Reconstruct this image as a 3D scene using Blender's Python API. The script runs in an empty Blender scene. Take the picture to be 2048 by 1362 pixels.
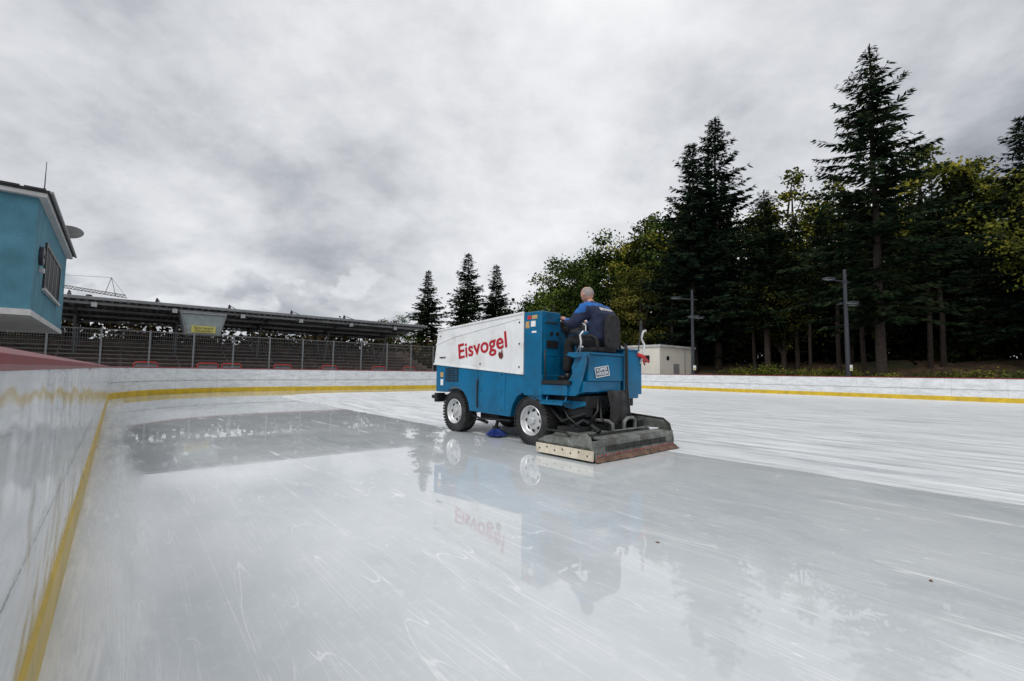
import bpy, bmesh, math, random
import numpy as np
from mathutils import Vector, Matrix
R=random.Random(7)
NR=np.random.RandomState(5)
sc=bpy.context.scene
col=sc.collection
sc.view_settings.view_transform='Standard'; sc.view_settings.look='None'; sc.view_settings.exposure=0
RA=math.radians(130.9)
SD=Vector((math.cos(RA),math.sin(RA),0))
ND=Vector((SD.y,-SD.x,0))
def W(s,n,z=0): return SD*s+ND*n+Vector((0,0,z))
RINK=Matrix.Rotation(RA,4,'Z')   # local x = s, local y = -n
# ------------------------------------------------------------ materials
def newmat(name):
    m=bpy.data.materials.new(name); m.use_nodes=True
    nt=m.node_tree; return m,nt,nt.nodes['Principled BSDF']
def MX(nt,fac,a,b,t='MIX'):
    n=nt.nodes.new('ShaderNodeMix'); n.data_type='RGBA'; n.blend_type=t
    for i,v in ((0,fac),(6,a),(7,b)):
        if isinstance(v,(int,float)): n.inputs[i].default_value=v
        elif isinstance(v,tuple): n.inputs[i].default_value=(v+(1,))[:4]
        else: nt.links.new(v,n.inputs[i])
    return n.outputs[2]
def MA(nt,op,a,b=None,c=None,clamp=False):
    n=nt.nodes.new('ShaderNodeMath'); n.operation=op; n.use_clamp=clamp
    for i,v in enumerate((a,b,c)):
        if v is None: continue
        if isinstance(v,(int,float)): n.inputs[i].default_value=v
        else: nt.links.new(v,n.inputs[i])
    return n.outputs[0]
def SS(nt,x,a,b,o0=0.,o1=1.):
    n=nt.nodes.new('ShaderNodeMapRange'); n.interpolation_type='SMOOTHSTEP'
    nt.links.new(x,n.inputs[0]); n.inputs[1].default_value=a; n.inputs[2].default_value=b
    n.inputs[3].default_value=o0; n.inputs[4].default_value=o1
    return n.outputs[0]
def NOI(nt,vec,scale,detail=4,rough=.5,dist=0,mp=None,loc=None,rot=None):
    if mp or loc or rot:
        m=nt.nodes.new('ShaderNodeMapping'); nt.links.new(vec,m.inputs[0])
        if mp: m.inputs['Scale'].default_value=mp
        if loc: m.inputs['Location'].default_value=loc
        if rot: m.inputs['Rotation'].default_value=rot
        vec=m.outputs[0]
    n=nt.nodes.new('ShaderNodeTexNoise'); nt.links.new(vec,n.inputs['Vector'])
    n.inputs['Scale'].default_value=scale; n.inputs['Detail'].default_value=detail
    n.inputs['Roughness'].default_value=rough; n.inputs['Distortion'].default_value=dist
    return n.outputs[0]
def BUMP(nt,h,st,d,bs):
    b=nt.nodes.new('ShaderNodeBump'); b.inputs['Strength'].default_value=st; b.inputs['Distance'].default_value=d
    nt.links.new(h,b.inputs['Height']); nt.links.new(b.outputs[0],bs.inputs['Normal'])
def pmat(name,c,rough=.5,metal=0,var=.12,scale=4,bump=0,bscale=40,dirt=None,da=.4,dscale=3,spec=None):
    m,nt,bs=newmat(name)
    tc=nt.nodes.new('ShaderNodeTexCoord').outputs['Object']
    f=NOI(nt,tc,scale,3,.6)
    f=SS(nt,f,.3,.7)
    o=MX(nt,f,tuple(x*(1-var) for x in c),tuple(min(1,x*(1+var)) for x in c))
    if dirt:
        d=NOI(nt,tc,dscale,6,.7,.3); d=SS(nt,d,.48,.72,0,da)
        o=MX(nt,d,o,dirt)
    nt.links.new(o,bs.inputs['Base Color'])
    bs.inputs['Roughness'].default_value=rough
    bs.inputs['Metallic'].default_value=metal
    if spec is not None: bs.inputs['Specular IOR Level'].default_value=spec
    if bump: BUMP(nt,NOI(nt,tc,bscale,3,.6),bump,.01,bs)
    return m
def leafmat(name,dark,mid,light,cs=.5):
    m,nt,bs=newmat(name)
    g=nt.nodes.new('ShaderNodeNewGeometry'); tc=nt.nodes.new('ShaderNodeTexCoord').outputs['Object']
    oi=nt.nodes.new('ShaderNodeObjectInfo')
    n=NOI(nt,tc,cs,2,.6)
    a=MA(nt,'ADD',MA(nt,'MULTIPLY',g.outputs['Random Per Island'],.38),SS(nt,n,.33,.67,0,.62))
    a=MA(nt,'ADD',a,MA(nt,'MULTIPLY',oi.outputs['Random'],.12))
    rp=nt.nodes.new('ShaderNodeValToRGB'); nt.links.new(a,rp.inputs[0])
    e=rp.color_ramp.elements; e[0].position=.15; e[0].color=dark+(1,); e[1].position=1; e[1].color=light+(1,)
    k=rp.color_ramp.elements.new(.6); k.color=mid+(1,)
    df=nt.nodes.new('ShaderNodeBsdfDiffuse'); nt.links.new(rp.outputs[0],df.inputs[0])
    nt.links.new(df.outputs[0],nt.nodes['Material Output'].inputs[0]); nt.nodes.remove(bs)
    return m
M={}
M['blue']=pmat('blue_paint',(.0,.125,.265),.30,0,.15,3,dirt=(.02,.05,.08),da=.55,dscale=2.5)
M['white']=pmat('white_paint',(.78,.79,.80),.4,0,.05,2,dirt=(.42,.40,.37),da=.45,dscale=2.5)
M['red']=pmat('red_lettering',(.42,.008,.02),.4,0,.05)
M['brown']=pmat('brown_mark',(.12,.02,.01),.5)
M['black']=pmat('black_plastic',(.012,.012,.013),.45)
M['plate']=pmat('dark_blue_plate',(.01,.05,.10),.4)
M['rubber']=pmat('tyre_rubber',(.018,.018,.019),.8,0,.3,6,.3,60,dirt=(.10,.10,.10),da=.35)
M['steel']=pmat('dark_steel',(.022,.024,.026),.55,.4,.3,8,.2,30,dirt=(.06,.045,.03),da=.5)
M['galv']=pmat('galvanised_steel',(.18,.19,.175),.5,.3,.35,6,.15,20,dirt=(.07,.06,.04),da=.7,dscale=5)
M['rim']=pmat('wheel_silver',(.62,.63,.64),.35,.5,.1,8,dirt=(.2,.18,.15),da=.4)
M['wood']=pmat('pale_board',(.68,.62,.50),.6,0,.1,8,dirt=(.35,.27,.18),da=.5)
M['towel']=pmat('rubber_towel',(.13,.075,.05),.7,0,.35,10,.4,40)
M['fabric']=pmat('seat_fabric',(.018,.018,.019),.95,0,.5,30,.6,90)
M['navy']=pmat('navy_jacket',(.010,.017,.05),.85,0,.3,8,.5,25)
M['royal']=pmat('royal_jacket',(.005,.10,.36),.8,0,.2,8,.5,25)
M['trouser']=pmat('black_trousers',(.012,.012,.014),.9,0,.3,10,.5,30)
M['skin']=pmat('skin',(.50,.26,.19),.55,0,.1,20)
M['hair']=pmat('grey_hair',(.30,.26,.24),.9,0,.3,60,.6,150)
M['wtxt']=pmat('white_print',(.8,.8,.8),.6,0,.02)
M['label']=pmat('sticker_tan',(.50,.32,.13),.5,0,.2,30)
M['hose']=pmat('clear_hose',(.55,.56,.55),.3)
M['redp']=pmat('red_plastic',(.5,.02,.02),.4)
M['brush']=pmat('blue_bristle',(.005,.03,.22),.7,0,.5,40)
M['pole']=pmat('pole_grey',(.03,.034,.042),.5,.2,.1)
M['lampglass']=pmat('lamp_glass',(.35,.37,.38),.2)
M['yellow']=pmat('yellow_sign',(.50,.45,.12),.6,0,.05)
M['render_blue']=pmat('blue_render',(.075,.215,.285),.9,0,.2,1.5,1.0,30,dirt=(.045,.155,.21),da=.55,dscale=6)
M['fascia']=pmat('white_fascia',(.55,.55,.55),.6,0,.1,2,dirt=(.3,.29,.27),da=.5)
M['darkroof']=pmat('roof_felt',(.04,.04,.045),.9,0,.2)
M['glass']=pmat('window_glass',(.012,.016,.018),.5,spec=.08)
M['cream']=pmat('cream_plaster',(.72,.69,.62),.9,0,.08,1,.3,30,dirt=(.45,.41,.35),da=.35,dscale=1)
M['door']=pmat('grey_door',(.25,.25,.25),.6)
M['dish']=pmat('dish_grey',(.32,.32,.32),.5)
M['fence']=pmat('fence_galvanised',(.19,.20,.21),.5,.3,.15)
M['wire']=pmat('fence_wire',(.15,.155,.16),.5,.2,.15)
M['roofm']=pmat('sheet_metal',(.18,.19,.20),.5,.3,.25,1)
M['roofd']=pmat('roof_underside',(.24,.25,.26),.6,.1,.25,1)
M['terrace']=pmat('terrace_concrete',(.15,.105,.085),.9,0,.3,2,.3,20,dirt=(.08,.06,.05),da=.7,dscale=1)
M['bench']=pmat('bench_slats',(.18,.15,.135),.8,0,.3,2)
M['bright']=pmat('translucent_skylight',(.36,.38,.40),.3)
M['bark']=pmat('bark',(.035,.025,.020),.95,0,.4,5,.6,20)
M['barkl']=pmat('bark_light',(.06,.048,.038),.95,0,.4,5,.6,20)
M['needle']=leafmat('spruce_needles',(.003,.006,.004),(.012,.023,.012),(.038,.054,.026),.6)
M['needle2']=leafmat('spruce_needles_blue',(.003,.007,.005),(.014,.026,.016),(.038,.056,.033),.6)
M['leafg']=leafmat('green_leaves',(.008,.016,.005),(.044,.072,.018),(.15,.20,.045),.35)
M['leafy']=leafmat('autumn_yellow_leaves',(.016,.024,.006),(.095,.11,.022),(.34,.31,.05),.3)
M['leafb']=leafmat('brown_leaves',(.010,.012,.005),(.055,.065,.016),(.19,.17,.04),.35)
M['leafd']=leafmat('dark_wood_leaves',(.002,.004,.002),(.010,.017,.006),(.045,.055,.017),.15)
M['leafh']=leafmat('hedge_leaves',(.014,.013,.008),(.05,.042,.02),(.12,.085,.045),.5)
M['dead']=pmat('dry_leaf',(.14,.06,.03),.7)
# ------------------------------------------------------------ mesh builder
class MB:
    def __init__(s): s.v=[]; s.f=[]; s.m=[]; s.k=0
    def add(s,vs,fs,mi=None):
        o=len(s.v); s.v+= [tuple(v) for v in vs]
        s.f+=[tuple(i+o for i in f) for f in fs]; s.m+=[s.k if mi is None else mi]*len(fs); return s
    def box(s,x0,x1,y0,y1,z0,z1,M4=None,mi=None):
        vs=[Vector((x,y,z)) for x in (x0,x1) for y in (y0,y1) for z in (z0,z1)]
        if M4 is not None: vs=[M4@v for v in vs]
        return s.add(vs,[(0,1,3,2),(4,6,7,5),(0,4,5,1),(2,3,7,6),(0,2,6,4),(1,5,7,3)],mi)
    def prism(s,pts,y0,y1,mi=None,ax='y'):
        n=len(pts)
        if ax=='y': vs=[(a,y0,b) for a,b in pts]+[(a,y1,b) for a,b in pts]
        elif ax=='x': vs=[(y0,a,b) for a,b in pts]+[(y1,a,b) for a,b in pts]
        else: vs=[(a,b,y0) for a,b in pts]+[(a,b,y1) for a,b in pts]
        fs=[tuple(range(n)),tuple(range(2*n-1,n-1,-1))]+[(i,n+i,n+(i+1)%n,(i+1)%n) for i in range(n)]
        return s.add(vs,fs,mi)
    def tube(s,pts,r,n=8,mi=None,cap=True):
        pts=[Vector(p) for p in pts]; rs=r if isinstance(r,(list,tuple)) else [r]*len(pts)
        vs=[];fs=[]
        up=None
        for i,p in enumerate(pts):
            d=(pts[min(i+1,len(pts)-1)]-pts[max(i-1,0)]).normalized()
            if up is None: up=Vector((0,0,1)) if abs(d.z)<.9 else Vector((1,0,0))
            a=d.cross(up).normalized(); b=a.cross(d).normalized(); up=b
            for k in range(n):
                t=2*math.pi*k/n; vs.append(p+(a*math.cos(t)+b*math.sin(t))*rs[i])
        for i in range(len(pts)-1):
            for k in range(n):
                fs.append((i*n+k,i*n+(k+1)%n,(i+1)*n+(k+1)%n,(i+1)*n+k))
        if cap:
            fs.append(tuple(range(n-1,-1,-1))); fs.append(tuple(range((len(pts)-1)*n,len(pts)*n)))
        return s.add(vs,fs,mi)
    def lathe(s,prof,n=40,c=(0,0,0),mi=None,closed=True):
        vs=[];fs=[];m=len(prof)
        for k in range(n):
            t=2*math.pi*k/n
            for r,y in prof: vs.append((c[0]+r*math.cos(t),c[1]+y,c[2]+r*math.sin(t)))
        for k in range(n):
            for j in range(m if closed else m-1):
                a=k*m+j;b=k*m+(j+1)%m;cc=((k+1)%n)*m+(j+1)%m;d=((k+1)%n)*m+j
                fs.append((a,b,cc,d))
        return s.add(vs,fs,mi)
    def ell(s,c,r,n=16,rot=None,mi=None):
        vs=[];fs=[];mm=n//2
        c=Vector(c)
        vs.append(Vector((0,0,r[2])))
        for i in range(1,mm):
            ph=math.pi*i/mm
            for k in range(n):
                t=2*math.pi*k/n; vs.append(Vector((r[0]*math.sin(ph)*math.cos(t),r[1]*math.sin(ph)*math.sin(t),r[2]*math.cos(ph))))
        vs.append(Vector((0,0,-r[2])))
        for k in range(n): fs.append((0,1+k,1+(k+1)%n))
        for i in range(mm-2):
            for k in range(n):
                a=1+i*n+k;b=1+i*n+(k+1)%n; fs.append((a,a+n,b+n,b))
        L=len(vs)-1
        for k in range(n): fs.append((L,1+(mm-2)*n+(k+1)%n,1+(mm-2)*n+k))
        if rot is not None: vs=[rot@v for v in vs]
        return s.add([v+c for v in vs],fs,mi)
    def obj(s,name,parent=None,mats=None,bevel=0,smooth=False,fix=True,seg=2,Mw=None):
        me=bpy.data.meshes.new(name); me.from_pydata(s.v,[],s.f)
        for m in (mats if isinstance(mats,(list,tuple)) else [mats]): me.materials.append(m)
        me.polygons.foreach_set('material_index',s.m)
        if fix:
            bm=bmesh.new(); bm.from_mesh(me); bmesh.ops.recalc_face_normals(bm,faces=bm.faces[:]); bm.to_mesh(me); bm.free()
        if smooth:
            me.polygons.foreach_set('use_smooth',[True]*len(me.polygons))
        o=bpy.data.objects.new(name,me); col.objects.link(o)
        if parent is not None: o.parent=parent
        if Mw is not None: o.matrix_world=Mw
        if bevel:
            b=o.modifiers.new('bevel','BEVEL'); b.width=bevel; b.segments=seg; b.limit_method='ANGLE'
            me.polygons.foreach_set('use_smooth',[True]*len(me.polygons))
            b.harden_normals=True
        elif smooth=='auto':
            bm=bmesh.new(); bm.from_mesh(me)
            for e in bm.edges:
                if len(e.link_faces)==2 and e.calc_face_angle(0)>.6: e.smooth=False
            bm.to_mesh(me); bm.free()
        return o
def empty(name,Mw=None,parent=None,label=None,cat=None,group=None,kind=None):
    o=bpy.data.objects.new(name,None); col.objects.link(o); o.empty_display_size=.3
    if parent: o.parent=parent
    if Mw is not None: o.matrix_world=Mw
    tag(o,label,cat,group,kind); return o
def tag(o,label=None,cat=None,group=None,kind=None):
    if label: o['label']=label
    if cat: o['category']=cat
    if group: o['group']=group
    if kind: o['kind']=kind
    return o
def text(name,body,size,Ml,parent,mat,width=None,ext=.002,spacing=1.0,off=0.0):
    cu=bpy.data.curves.new(name+'_c','FONT'); cu.body=body; cu.size=size; cu.extrude=ext; cu.resolution_u=6
    cu.align_x='CENTER'; cu.align_y='CENTER'; cu.space_line=.9; cu.space_character=spacing; cu.offset=size*off
    t=bpy.data.objects.new(name+'_t',cu); col.objects.link(t)
    bpy.context.view_layer.update()
    me=bpy.data.meshes.new_from_object(t.evaluated_get(bpy.context.evaluated_depsgraph_get()))
    bpy.data.objects.remove(t); 
    if width:
        xs=[v.co.x for v in me.vertices]; w=max(xs)-min(xs)
        for v in me.vertices: v.co.x*=width/w
    me.transform(Ml); me.materials.clear(); me.materials.append(mat)
    o=bpy.data.objects.new(name,me); col.objects.link(o); o.parent=parent; return o
def basis(xa,ya,o):
    xa=Vector(xa).normalized(); ya=Vector(ya); za=xa.cross(ya).normalized(); ya=za.cross(xa)
    return Matrix(((xa.x,ya.x,za.x,o[0]),(xa.y,ya.y,za.y,o[1]),(xa.z,ya.z,za.z,o[2]),(0,0,0,1)))
# ------------------------------------------------------------ camera
cam=bpy.data.cameras.new('camera'); co=bpy.data.objects.new('camera',cam); col.objects.link(co)
cam.lens=16; cam.sensor_width=36; cam.clip_end=4000; cam.clip_start=.02
co.matrix_world=Matrix.Translation((0,0,1.13))@Matrix.Rotation(math.radians(94.02),4,'X')@Matrix.Rotation(math.radians(.75),4,'Z')
sc.camera=co
# ------------------------------------------------------------ world
w=bpy.data.worlds.new('World'); sc.world=w; w.use_nodes=True; nt=w.node_tree
bg=nt.nodes['Background']; bg.inputs[1].default_value=.1
sky=nt.nodes.new('ShaderNodeTexSky'); sky.sky_type='NISHITA'; sky.sun_disc=False
SE,SAZ=math.radians(52),math.radians(215)
sky.sun_elevation=SE; sky.sun_rotation=SAZ
tc=nt.nodes.new('ShaderNodeTexCoord').outputs['Generated']
sp=nt.nodes.new('ShaderNodeSeparateXYZ'); nt.links.new(tc,sp.inputs[0])
zz=MA(nt,'ADD',MA(nt,'MAXIMUM',sp.outputs[2],0),.42)
cb=nt.nodes.new('ShaderNodeCombineXYZ'); nt.links.new(MA(nt,'DIVIDE',sp.outputs[0],zz),cb.inputs[0]); nt.links.new(MA(nt,'DIVIDE',sp.outputs[1],zz),cb.inputs[1]); nt.links.new(MA(nt,'MULTIPLY',sp.outputs[2],.8),cb.inputs[2])
P=cb.outputs[0]
n1=NOI(nt,P,1.5,9,.57,.15,loc=(3.1,1.7,0))
n2=NOI(nt,P,5.0,7,.62,.1,loc=(1.3,5,0))
n3=NOI(nt,P,.7,2,.5,0,loc=(2.6,.9,0))
dsum=MA(nt,'ADD',MA(nt,'MULTIPLY',n1,.52),MA(nt,'ADD',MA(nt,'MULTIPLY',n2,.17),MA(nt,'MULTIPLY',n3,.31)))
def lobe(v,a,b,o0,o1):
    vd=nt.nodes.new('ShaderNodeVectorMath'); vd.operation='DOT_PRODUCT'; nt.links.new(tc,vd.inputs[0])
    vd.inputs[1].default_value=Vector(v).normalized(); return SS(nt,vd.outputs['Value'],a,b,o0,o1)
dsum=MA(nt,'ADD',dsum,lobe((.20,1,.42),.6,.98,0,.07))
dsum=MA(nt,'ADD',dsum,lobe((1.15,1,.85),.86,1.0,0,-.10))
dsum=MA(nt,'ADD',dsum,lobe((-.32,1,.33),.97,1.0,0,-.055))
dsum=MA(nt,'ADD',dsum,lobe((-.40,1,.10),.96,1.0,0,-.07))
dsum=MA(nt,'ADD',dsum,SS(nt,sp.outputs[1],-.2,-.9,0,.18))
rp=nt.nodes.new('ShaderNodeValToRGB'); nt.links.new(dsum,rp.inputs[0])
el=rp.color_ramp.elements
el[0].position=.34; el[0].color=(.26,.275,.31,1); el[1].position=.62; el[1].color=(.86,.865,.88,1)
for p,c in ((.41,(.40,.42,.455,1)),(.465,(.55,.565,.595,1)),(.53,(.70,.712,.735,1))):
    e=el.new(p); e.color=c
pv=nt.nodes.new('ShaderNodeCombineXYZ'); nt.links.new(sp.outputs[0],pv.inputs[0]); nt.links.new(sp.outputs[1],pv.inputs[1]); nt.links.new(MA(nt,'MULTIPLY',sp.outputs[2],1.8),pv.inputs[2])
cu=NOI(nt,pv.outputs[0],4.5,7,.55,0,loc=(.4,.2,.1))
cu2=SS(nt,MA(nt,'SUBTRACT',cu,MA(nt,'MULTIPLY',sp.outputs[2],1.1)),.30,.345)
low=MA(nt,'MULTIPLY',SS(nt,sp.outputs[2],.14,.28,1,0),lobe((-.62,1,.14),.86,.97,.0,1.0))
cuh=NOI(nt,pv.outputs[0],9,6,.6,0,loc=(.4,.2,.26))
shade=SS(nt,MA(nt,'ADD',cuh,MA(nt,'MULTIPLY',sp.outputs[2],1.2)),.46,.80)
cucol=MX(nt,shade,(.36,.385,.43),(.74,.755,.78))
skc=MX(nt,MA(nt,'MULTIPLY',MA(nt,'MULTIPLY',cu2,low),.75),rp.outputs[0],cucol)
vs=nt.nodes.new('ShaderNodeVectorMath'); vs.operation='SCALE'; nt.links.new(skc,vs.inputs[0]); vs.inputs[3].default_value=11.4
out=MX(nt,.96,sky.outputs[0],vs.outputs[0])
nt.links.new(out,bg.inputs[0])
sun=bpy.data.lights.new('sun','SUN'); so=bpy.data.objects.new('sun',sun); col.objects.link(so)
sun.energy=1.3; sun.angle=math.radians(25); sun.color=(1,.98,.95)
sdir=Vector((math.sin(SAZ)*math.cos(SE),math.cos(SAZ)*math.cos(SE),math.sin(SE)))
so.rotation_euler=sdir.to_track_quat('Z','Y').to_euler()
# ------------------------------------------------------------ rink path
N0=-.165
def rpath():
    p=[]
    def ln(a,b,k):
        for i in range(k): 
            t=i/k; p.append((a[0]+(b[0]-a[0])*t,a[1]+(b[1]-a[1])*t))
    def arc(c,r,a0,a1,k):
        for i in range(k):
            t=math.radians(a0+(a1-a0)*i/k); p.append((c[0]+r*math.cos(t),c[1]+r*math.sin(t)))
    ln((-30,N0),(20.3,N0),30); arc((20.3,6+N0),6,-90,0,24)
    ln((26.3,6+N0),(26.3,25),12); arc((19.3,25),7,0,90,24)
    ln((19.3,32),(-30,32),30); arc((-30,25),7,90,180,16); ln((-37,25),(-37,7+N0),6); arc((-30,7+N0),7,180,270,16)
    return p
PATH=rpath()
def sweep(name,prof,mat,parent,smooth=False):
    n=len(PATH); vs=[];fs=[];uv=[]
    L=[0]
    for i in range(n):
        a=PATH[i];b=PATH[(i+1)%n]; L.append(L[-1]+math.hypot(b[0]-a[0],b[1]-a[1]))
    for i in range(n+1):
        a=PATH[(i-1)%n];c=PATH[i%n];b=PATH[(i+1)%n]
        d=Vector((b[0]-a[0],b[1]-a[1])).normalized(); o=(d.y,-d.x)
        for off,z in prof: vs.append((c[0]+o[0]*off,-(c[1]+o[1]*off),z)); uv.append(L[i] )
    m=len(prof)
    for i in range(n):
        for j in range(m): fs.append((i*m+j,(i+1)*m+j,(i+1)*m+(j+1)%m,i*m+(j+1)%m))
    me=bpy.data.meshes.new(name); me.from_pydata(vs,[],fs)
    ul=me.uv_layers.new(name='UVMap')
    for l in me.loops: ul.data[l.index].uv=(uv[l.vertex_index],vs[l.vertex_index][2])
    me.materials.append(mat)
    bm=bmesh.new(); bm.from_mesh(me); bmesh.ops.recalc_face_normals(bm,faces=bm.faces[:]); bm.to_mesh(me); bm.free()
    o=bpy.data.objects.new(name,me); col.objects.link(o); o.parent=parent; return o
m,nt,bs=newmat('board_plastic')
uvn=nt.nodes.new('ShaderNodeUVMap'); sx=nt.nodes.new('ShaderNodeSeparateXYZ'); nt.links.new(uvn.outputs[0],sx.inputs[0])
U,V=sx.outputs[0],sx.outputs[1]
tco=nt.nodes.new('ShaderNodeTexCoord').outputs['Object']
fr=MA(nt,'FRACT',MA(nt,'DIVIDE',U,1.95)); seam=MA(nt,'LESS_THAN',MA(nt,'ABSOLUTE',MA(nt,'SUBTRACT',fr,.5)),.0016)
wig=MA(nt,'MULTIPLY',MA(nt,'SUBTRACT',NOI(nt,tco,9,6,.7),.5),.04)
dl=MA(nt,'ABSOLUTE',MA(nt,'SUBTRACT',MA(nt,'ADD',V,wig),.58))
thick=SS(nt,NOI(nt,tco,25,4,.7),.35,.7,.001,.010)
line=MA(nt,'LESS_THAN',dl,thick)
halo=SS(nt,dl,.0,.06,.3,0)
base=MX(nt,SS(nt,NOI(nt,tco,2.2,6,.65,mp=(1,1,3)),.35,.7),(.74,.76,.78),(.58,.60,.62))
sc1=SS(nt,NOI(nt,tco,4,7,.75,1.5,mp=(.5,.5,4)),.52,.66,0,.5)
base=MX(nt,sc1,base,(.36,.37,.38))
drip=SS(nt,NOI(nt,tco,5,5,.7,.4,mp=(2.5,2.5,.5)),.56,.72,0,.45)
base=MX(nt,drip,base,(.44,.40,.34))
base=MX(nt,halo,base,(.25,.24,.23))
base=MX(nt,line,base,(.02,.02,.022)); base=MX(nt,seam,base,(.25,.25,.25))
nt.links.new(base,bs.inputs['Base Color']); bs.inputs['Roughness'].default_value=.12
BUMP(nt,NOI(nt,tco,1.8,2,.5,mp=(1,1,1.5)),.7,.05,bs)
M['board']=m
M['kick']=pmat('yellow_kick_strip',(.60,.41,.02),.35,0,.12,3,.1,20,dirt=(.28,.20,.05),da=.65,dscale=4)
M['cap']=pmat('red_cap',(.20,.012,.02),.45,0,.15,3,dirt=(.09,.02,.02),da=.5)
RB=empty('rink_boards',RINK,label='white scuffed rink boards with red cap and yellow kick strip',cat='rink boards')
sweep('panel',[(0,.225),(0,1.12),(.05,1.12),(.05,.225)],M['board'],RB)
sweep('kick_plate',[(-.014,.0),(-.014,.21),(-.004,.225),(.04,.225),(.04,.0)],M['kick'],RB)
sweep('cap_rail',[(-.012,1.121),(-.018,1.133),(-.018,1.152),(-.004,1.165),(.075,1.165),(.085,1.152),(.085,1.121)],M['cap'],RB)
# ------------------------------------------------------------ ice
m,nt,bs=newmat('rink_ice')
tco=nt.nodes.new('ShaderNodeTexCoord').outputs['Object']
sx=nt.nodes.new('ShaderNodeSeparateXYZ'); nt.links.new(tco,sx.inputs[0])
S=sx.outputs[0]; N=MA(nt,'MULTIPLY',sx.outputs[1],-1)
edge=MA(nt,'MULTIPLY',MA(nt,'SUBTRACT',NOI(nt,tco,1.2,7,.7),.5),.28)
Nn=MA(nt,'ADD',N,edge)
b=SS(nt,S,4.2,5.6,6.2,5.1)
qx=MA(nt,'SUBTRACT',MA(nt,'ADD',b,3.5),Nn)
qy=MA(nt,'SUBTRACT',MA(nt,'ADD',S,edge),19.6)
ln_=MA(nt,'SQRT',MA(nt,'ADD',MA(nt,'POWER',MA(nt,'MAXIMUM',qx,0),2),MA(nt,'POWER',MA(nt,'MAXIMUM',qy,0),2)))
sd=MA(nt,'SUBTRACT',MA(nt,'ADD',ln_,MA(nt,'MINIMUM',MA(nt,'MAXIMUM',qx,qy),0)),3.5)
fresh=SS(nt,sd,-.04,.04)
strip=SS(nt,MA(nt,'ADD',N,MA(nt,'MULTIPLY',edge,.8)),.12,.32,1,0)
fresh=MA(nt,'MULTIPLY',fresh,MA(nt,'SUBTRACT',1,MA(nt,'MULTIPLY',strip,.5)))
st1=NOI(nt,tco,1,7,.7,.3,mp=(.5,5,1),rot=(0,0,.08))
st2=NOI(nt,tco,1,7,.75,.8,mp=(1.2,11,1),rot=(0,0,-.3))
st3=NOI(nt,tco,1,7,.8,.5,mp=(3,30,1),rot=(0,0,.5))
old=MX(nt,SS(nt,st1,.38,.62),(.56,.60,.63),(.81,.825,.835))
old=MX(nt,SS(nt,st2,.52,.62,0,.85),old,(.93,.935,.94))
old=MX(nt,SS(nt,st3,.56,.64,0,.5),old,(.50,.54,.57))
bl=NOI(nt,tco,.45,4,.55,.3); bl2=NOI(nt,tco,2.5,5,.65,.5,mp=(.6,1.4,1))
fr_=MX(nt,SS(nt,bl,.3,.7),(.49,.53,.55),(.61,.64,.66))
fr_=MX(nt,SS(nt,bl2,.35,.7,0,.4),fr_,(.68,.705,.72))
fine=NOI(nt,tco,1.0,5,.75,.2,mp=(1.5,40,1),rot=(0,0,-.12))
fr_=MX(nt,SS(nt,fine,.56,.64,0,.22),fr_,(.84,.86,.87))
mot=NOI(nt,tco,14,5,.7,.3)
fr_=MX(nt,SS(nt,mot,.5,.7,0,.22),fr_,(.80,.82,.83))
def scr(scale,loc,wd,mp=(1,1,1),rot=(0,0,0)):
    n=NOI(nt,tco,scale,0,.4,0,mp=mp,loc=loc,rot=rot)
    d=MA(nt,'ABSOLUTE',MA(nt,'SUBTRACT',n,.5)); return SS(nt,d,0,wd,1,0)
ss=MA(nt,'MAXIMUM',scr(2.4,(3,1,0),.0032,(.14,2,1)),scr(2.8,(9,4,2),.0036,(.14,1.8,1),rot=(0,0,1)))
ss=MA(nt,'MAXIMUM',ss,scr(2.7,(1,14,2),.0036,(.12,2.2,1),(0,0,.5)))
ss=MA(nt,'MAXIMUM',ss,scr(2.7,(21,4,2),.0042,(.1,3,1),(0,0,-.35)))
ss=MA(nt,'MAXIMUM',ss,scr(3.2,(2,41,2),.0048,(.08,3,1),(0,0,.15)))
ss=MA(nt,'MAXIMUM',ss,scr(2.7,(7,21,5),.0038,(.12,2.4,1),(0,0,-1.0)))
brk=SS(nt,bl2,.40,.58)
ss=MA(nt,'MULTIPLY',ss,brk)
fr_=MX(nt,MA(nt,'MULTIPLY',ss,.55),fr_,(.96,.97,.98))
colr=MX(nt,fresh,old,fr_)
nt.links.new(colr,bs.inputs['Base Color'])
wet=SS(nt,bl2,.3,.7,.0,.05)
wet=MA(nt,'ADD',wet,MA(nt,'MULTIPLY',ss,.15))
rr=MA(nt,'ADD',MA(nt,'MULTIPLY',fresh,wet),MA(nt,'MULTIPLY',MA(nt,'SUBTRACT',1,fresh),SS(nt,st1,.3,.7,.25,.45)))
nt.links.new(rr,bs.inputs['Roughness']); bs.inputs['IOR'].default_value=1.58
hh=MA(nt,'ADD',MA(nt,'MULTIPLY',MA(nt,'SUBTRACT',1,fresh),MA(nt,'MULTIPLY',st2,.8)),MA(nt,'MULTIPLY',bl2,.016))
BUMP(nt,hh,.3,.012,bs)
M['ice']=m
me=bpy.data.meshes.new('ice'); me.from_pydata([(s+.0,-n,0.) for s,n in PATH],[],[tuple(range(len(PATH)-1,-1,-1))]); me.materials.append(m)
ice=bpy.data.objects.new('ice',me); col.objects.link(ice); ice.matrix_world=RINK; ice['kind']='structure'
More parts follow.
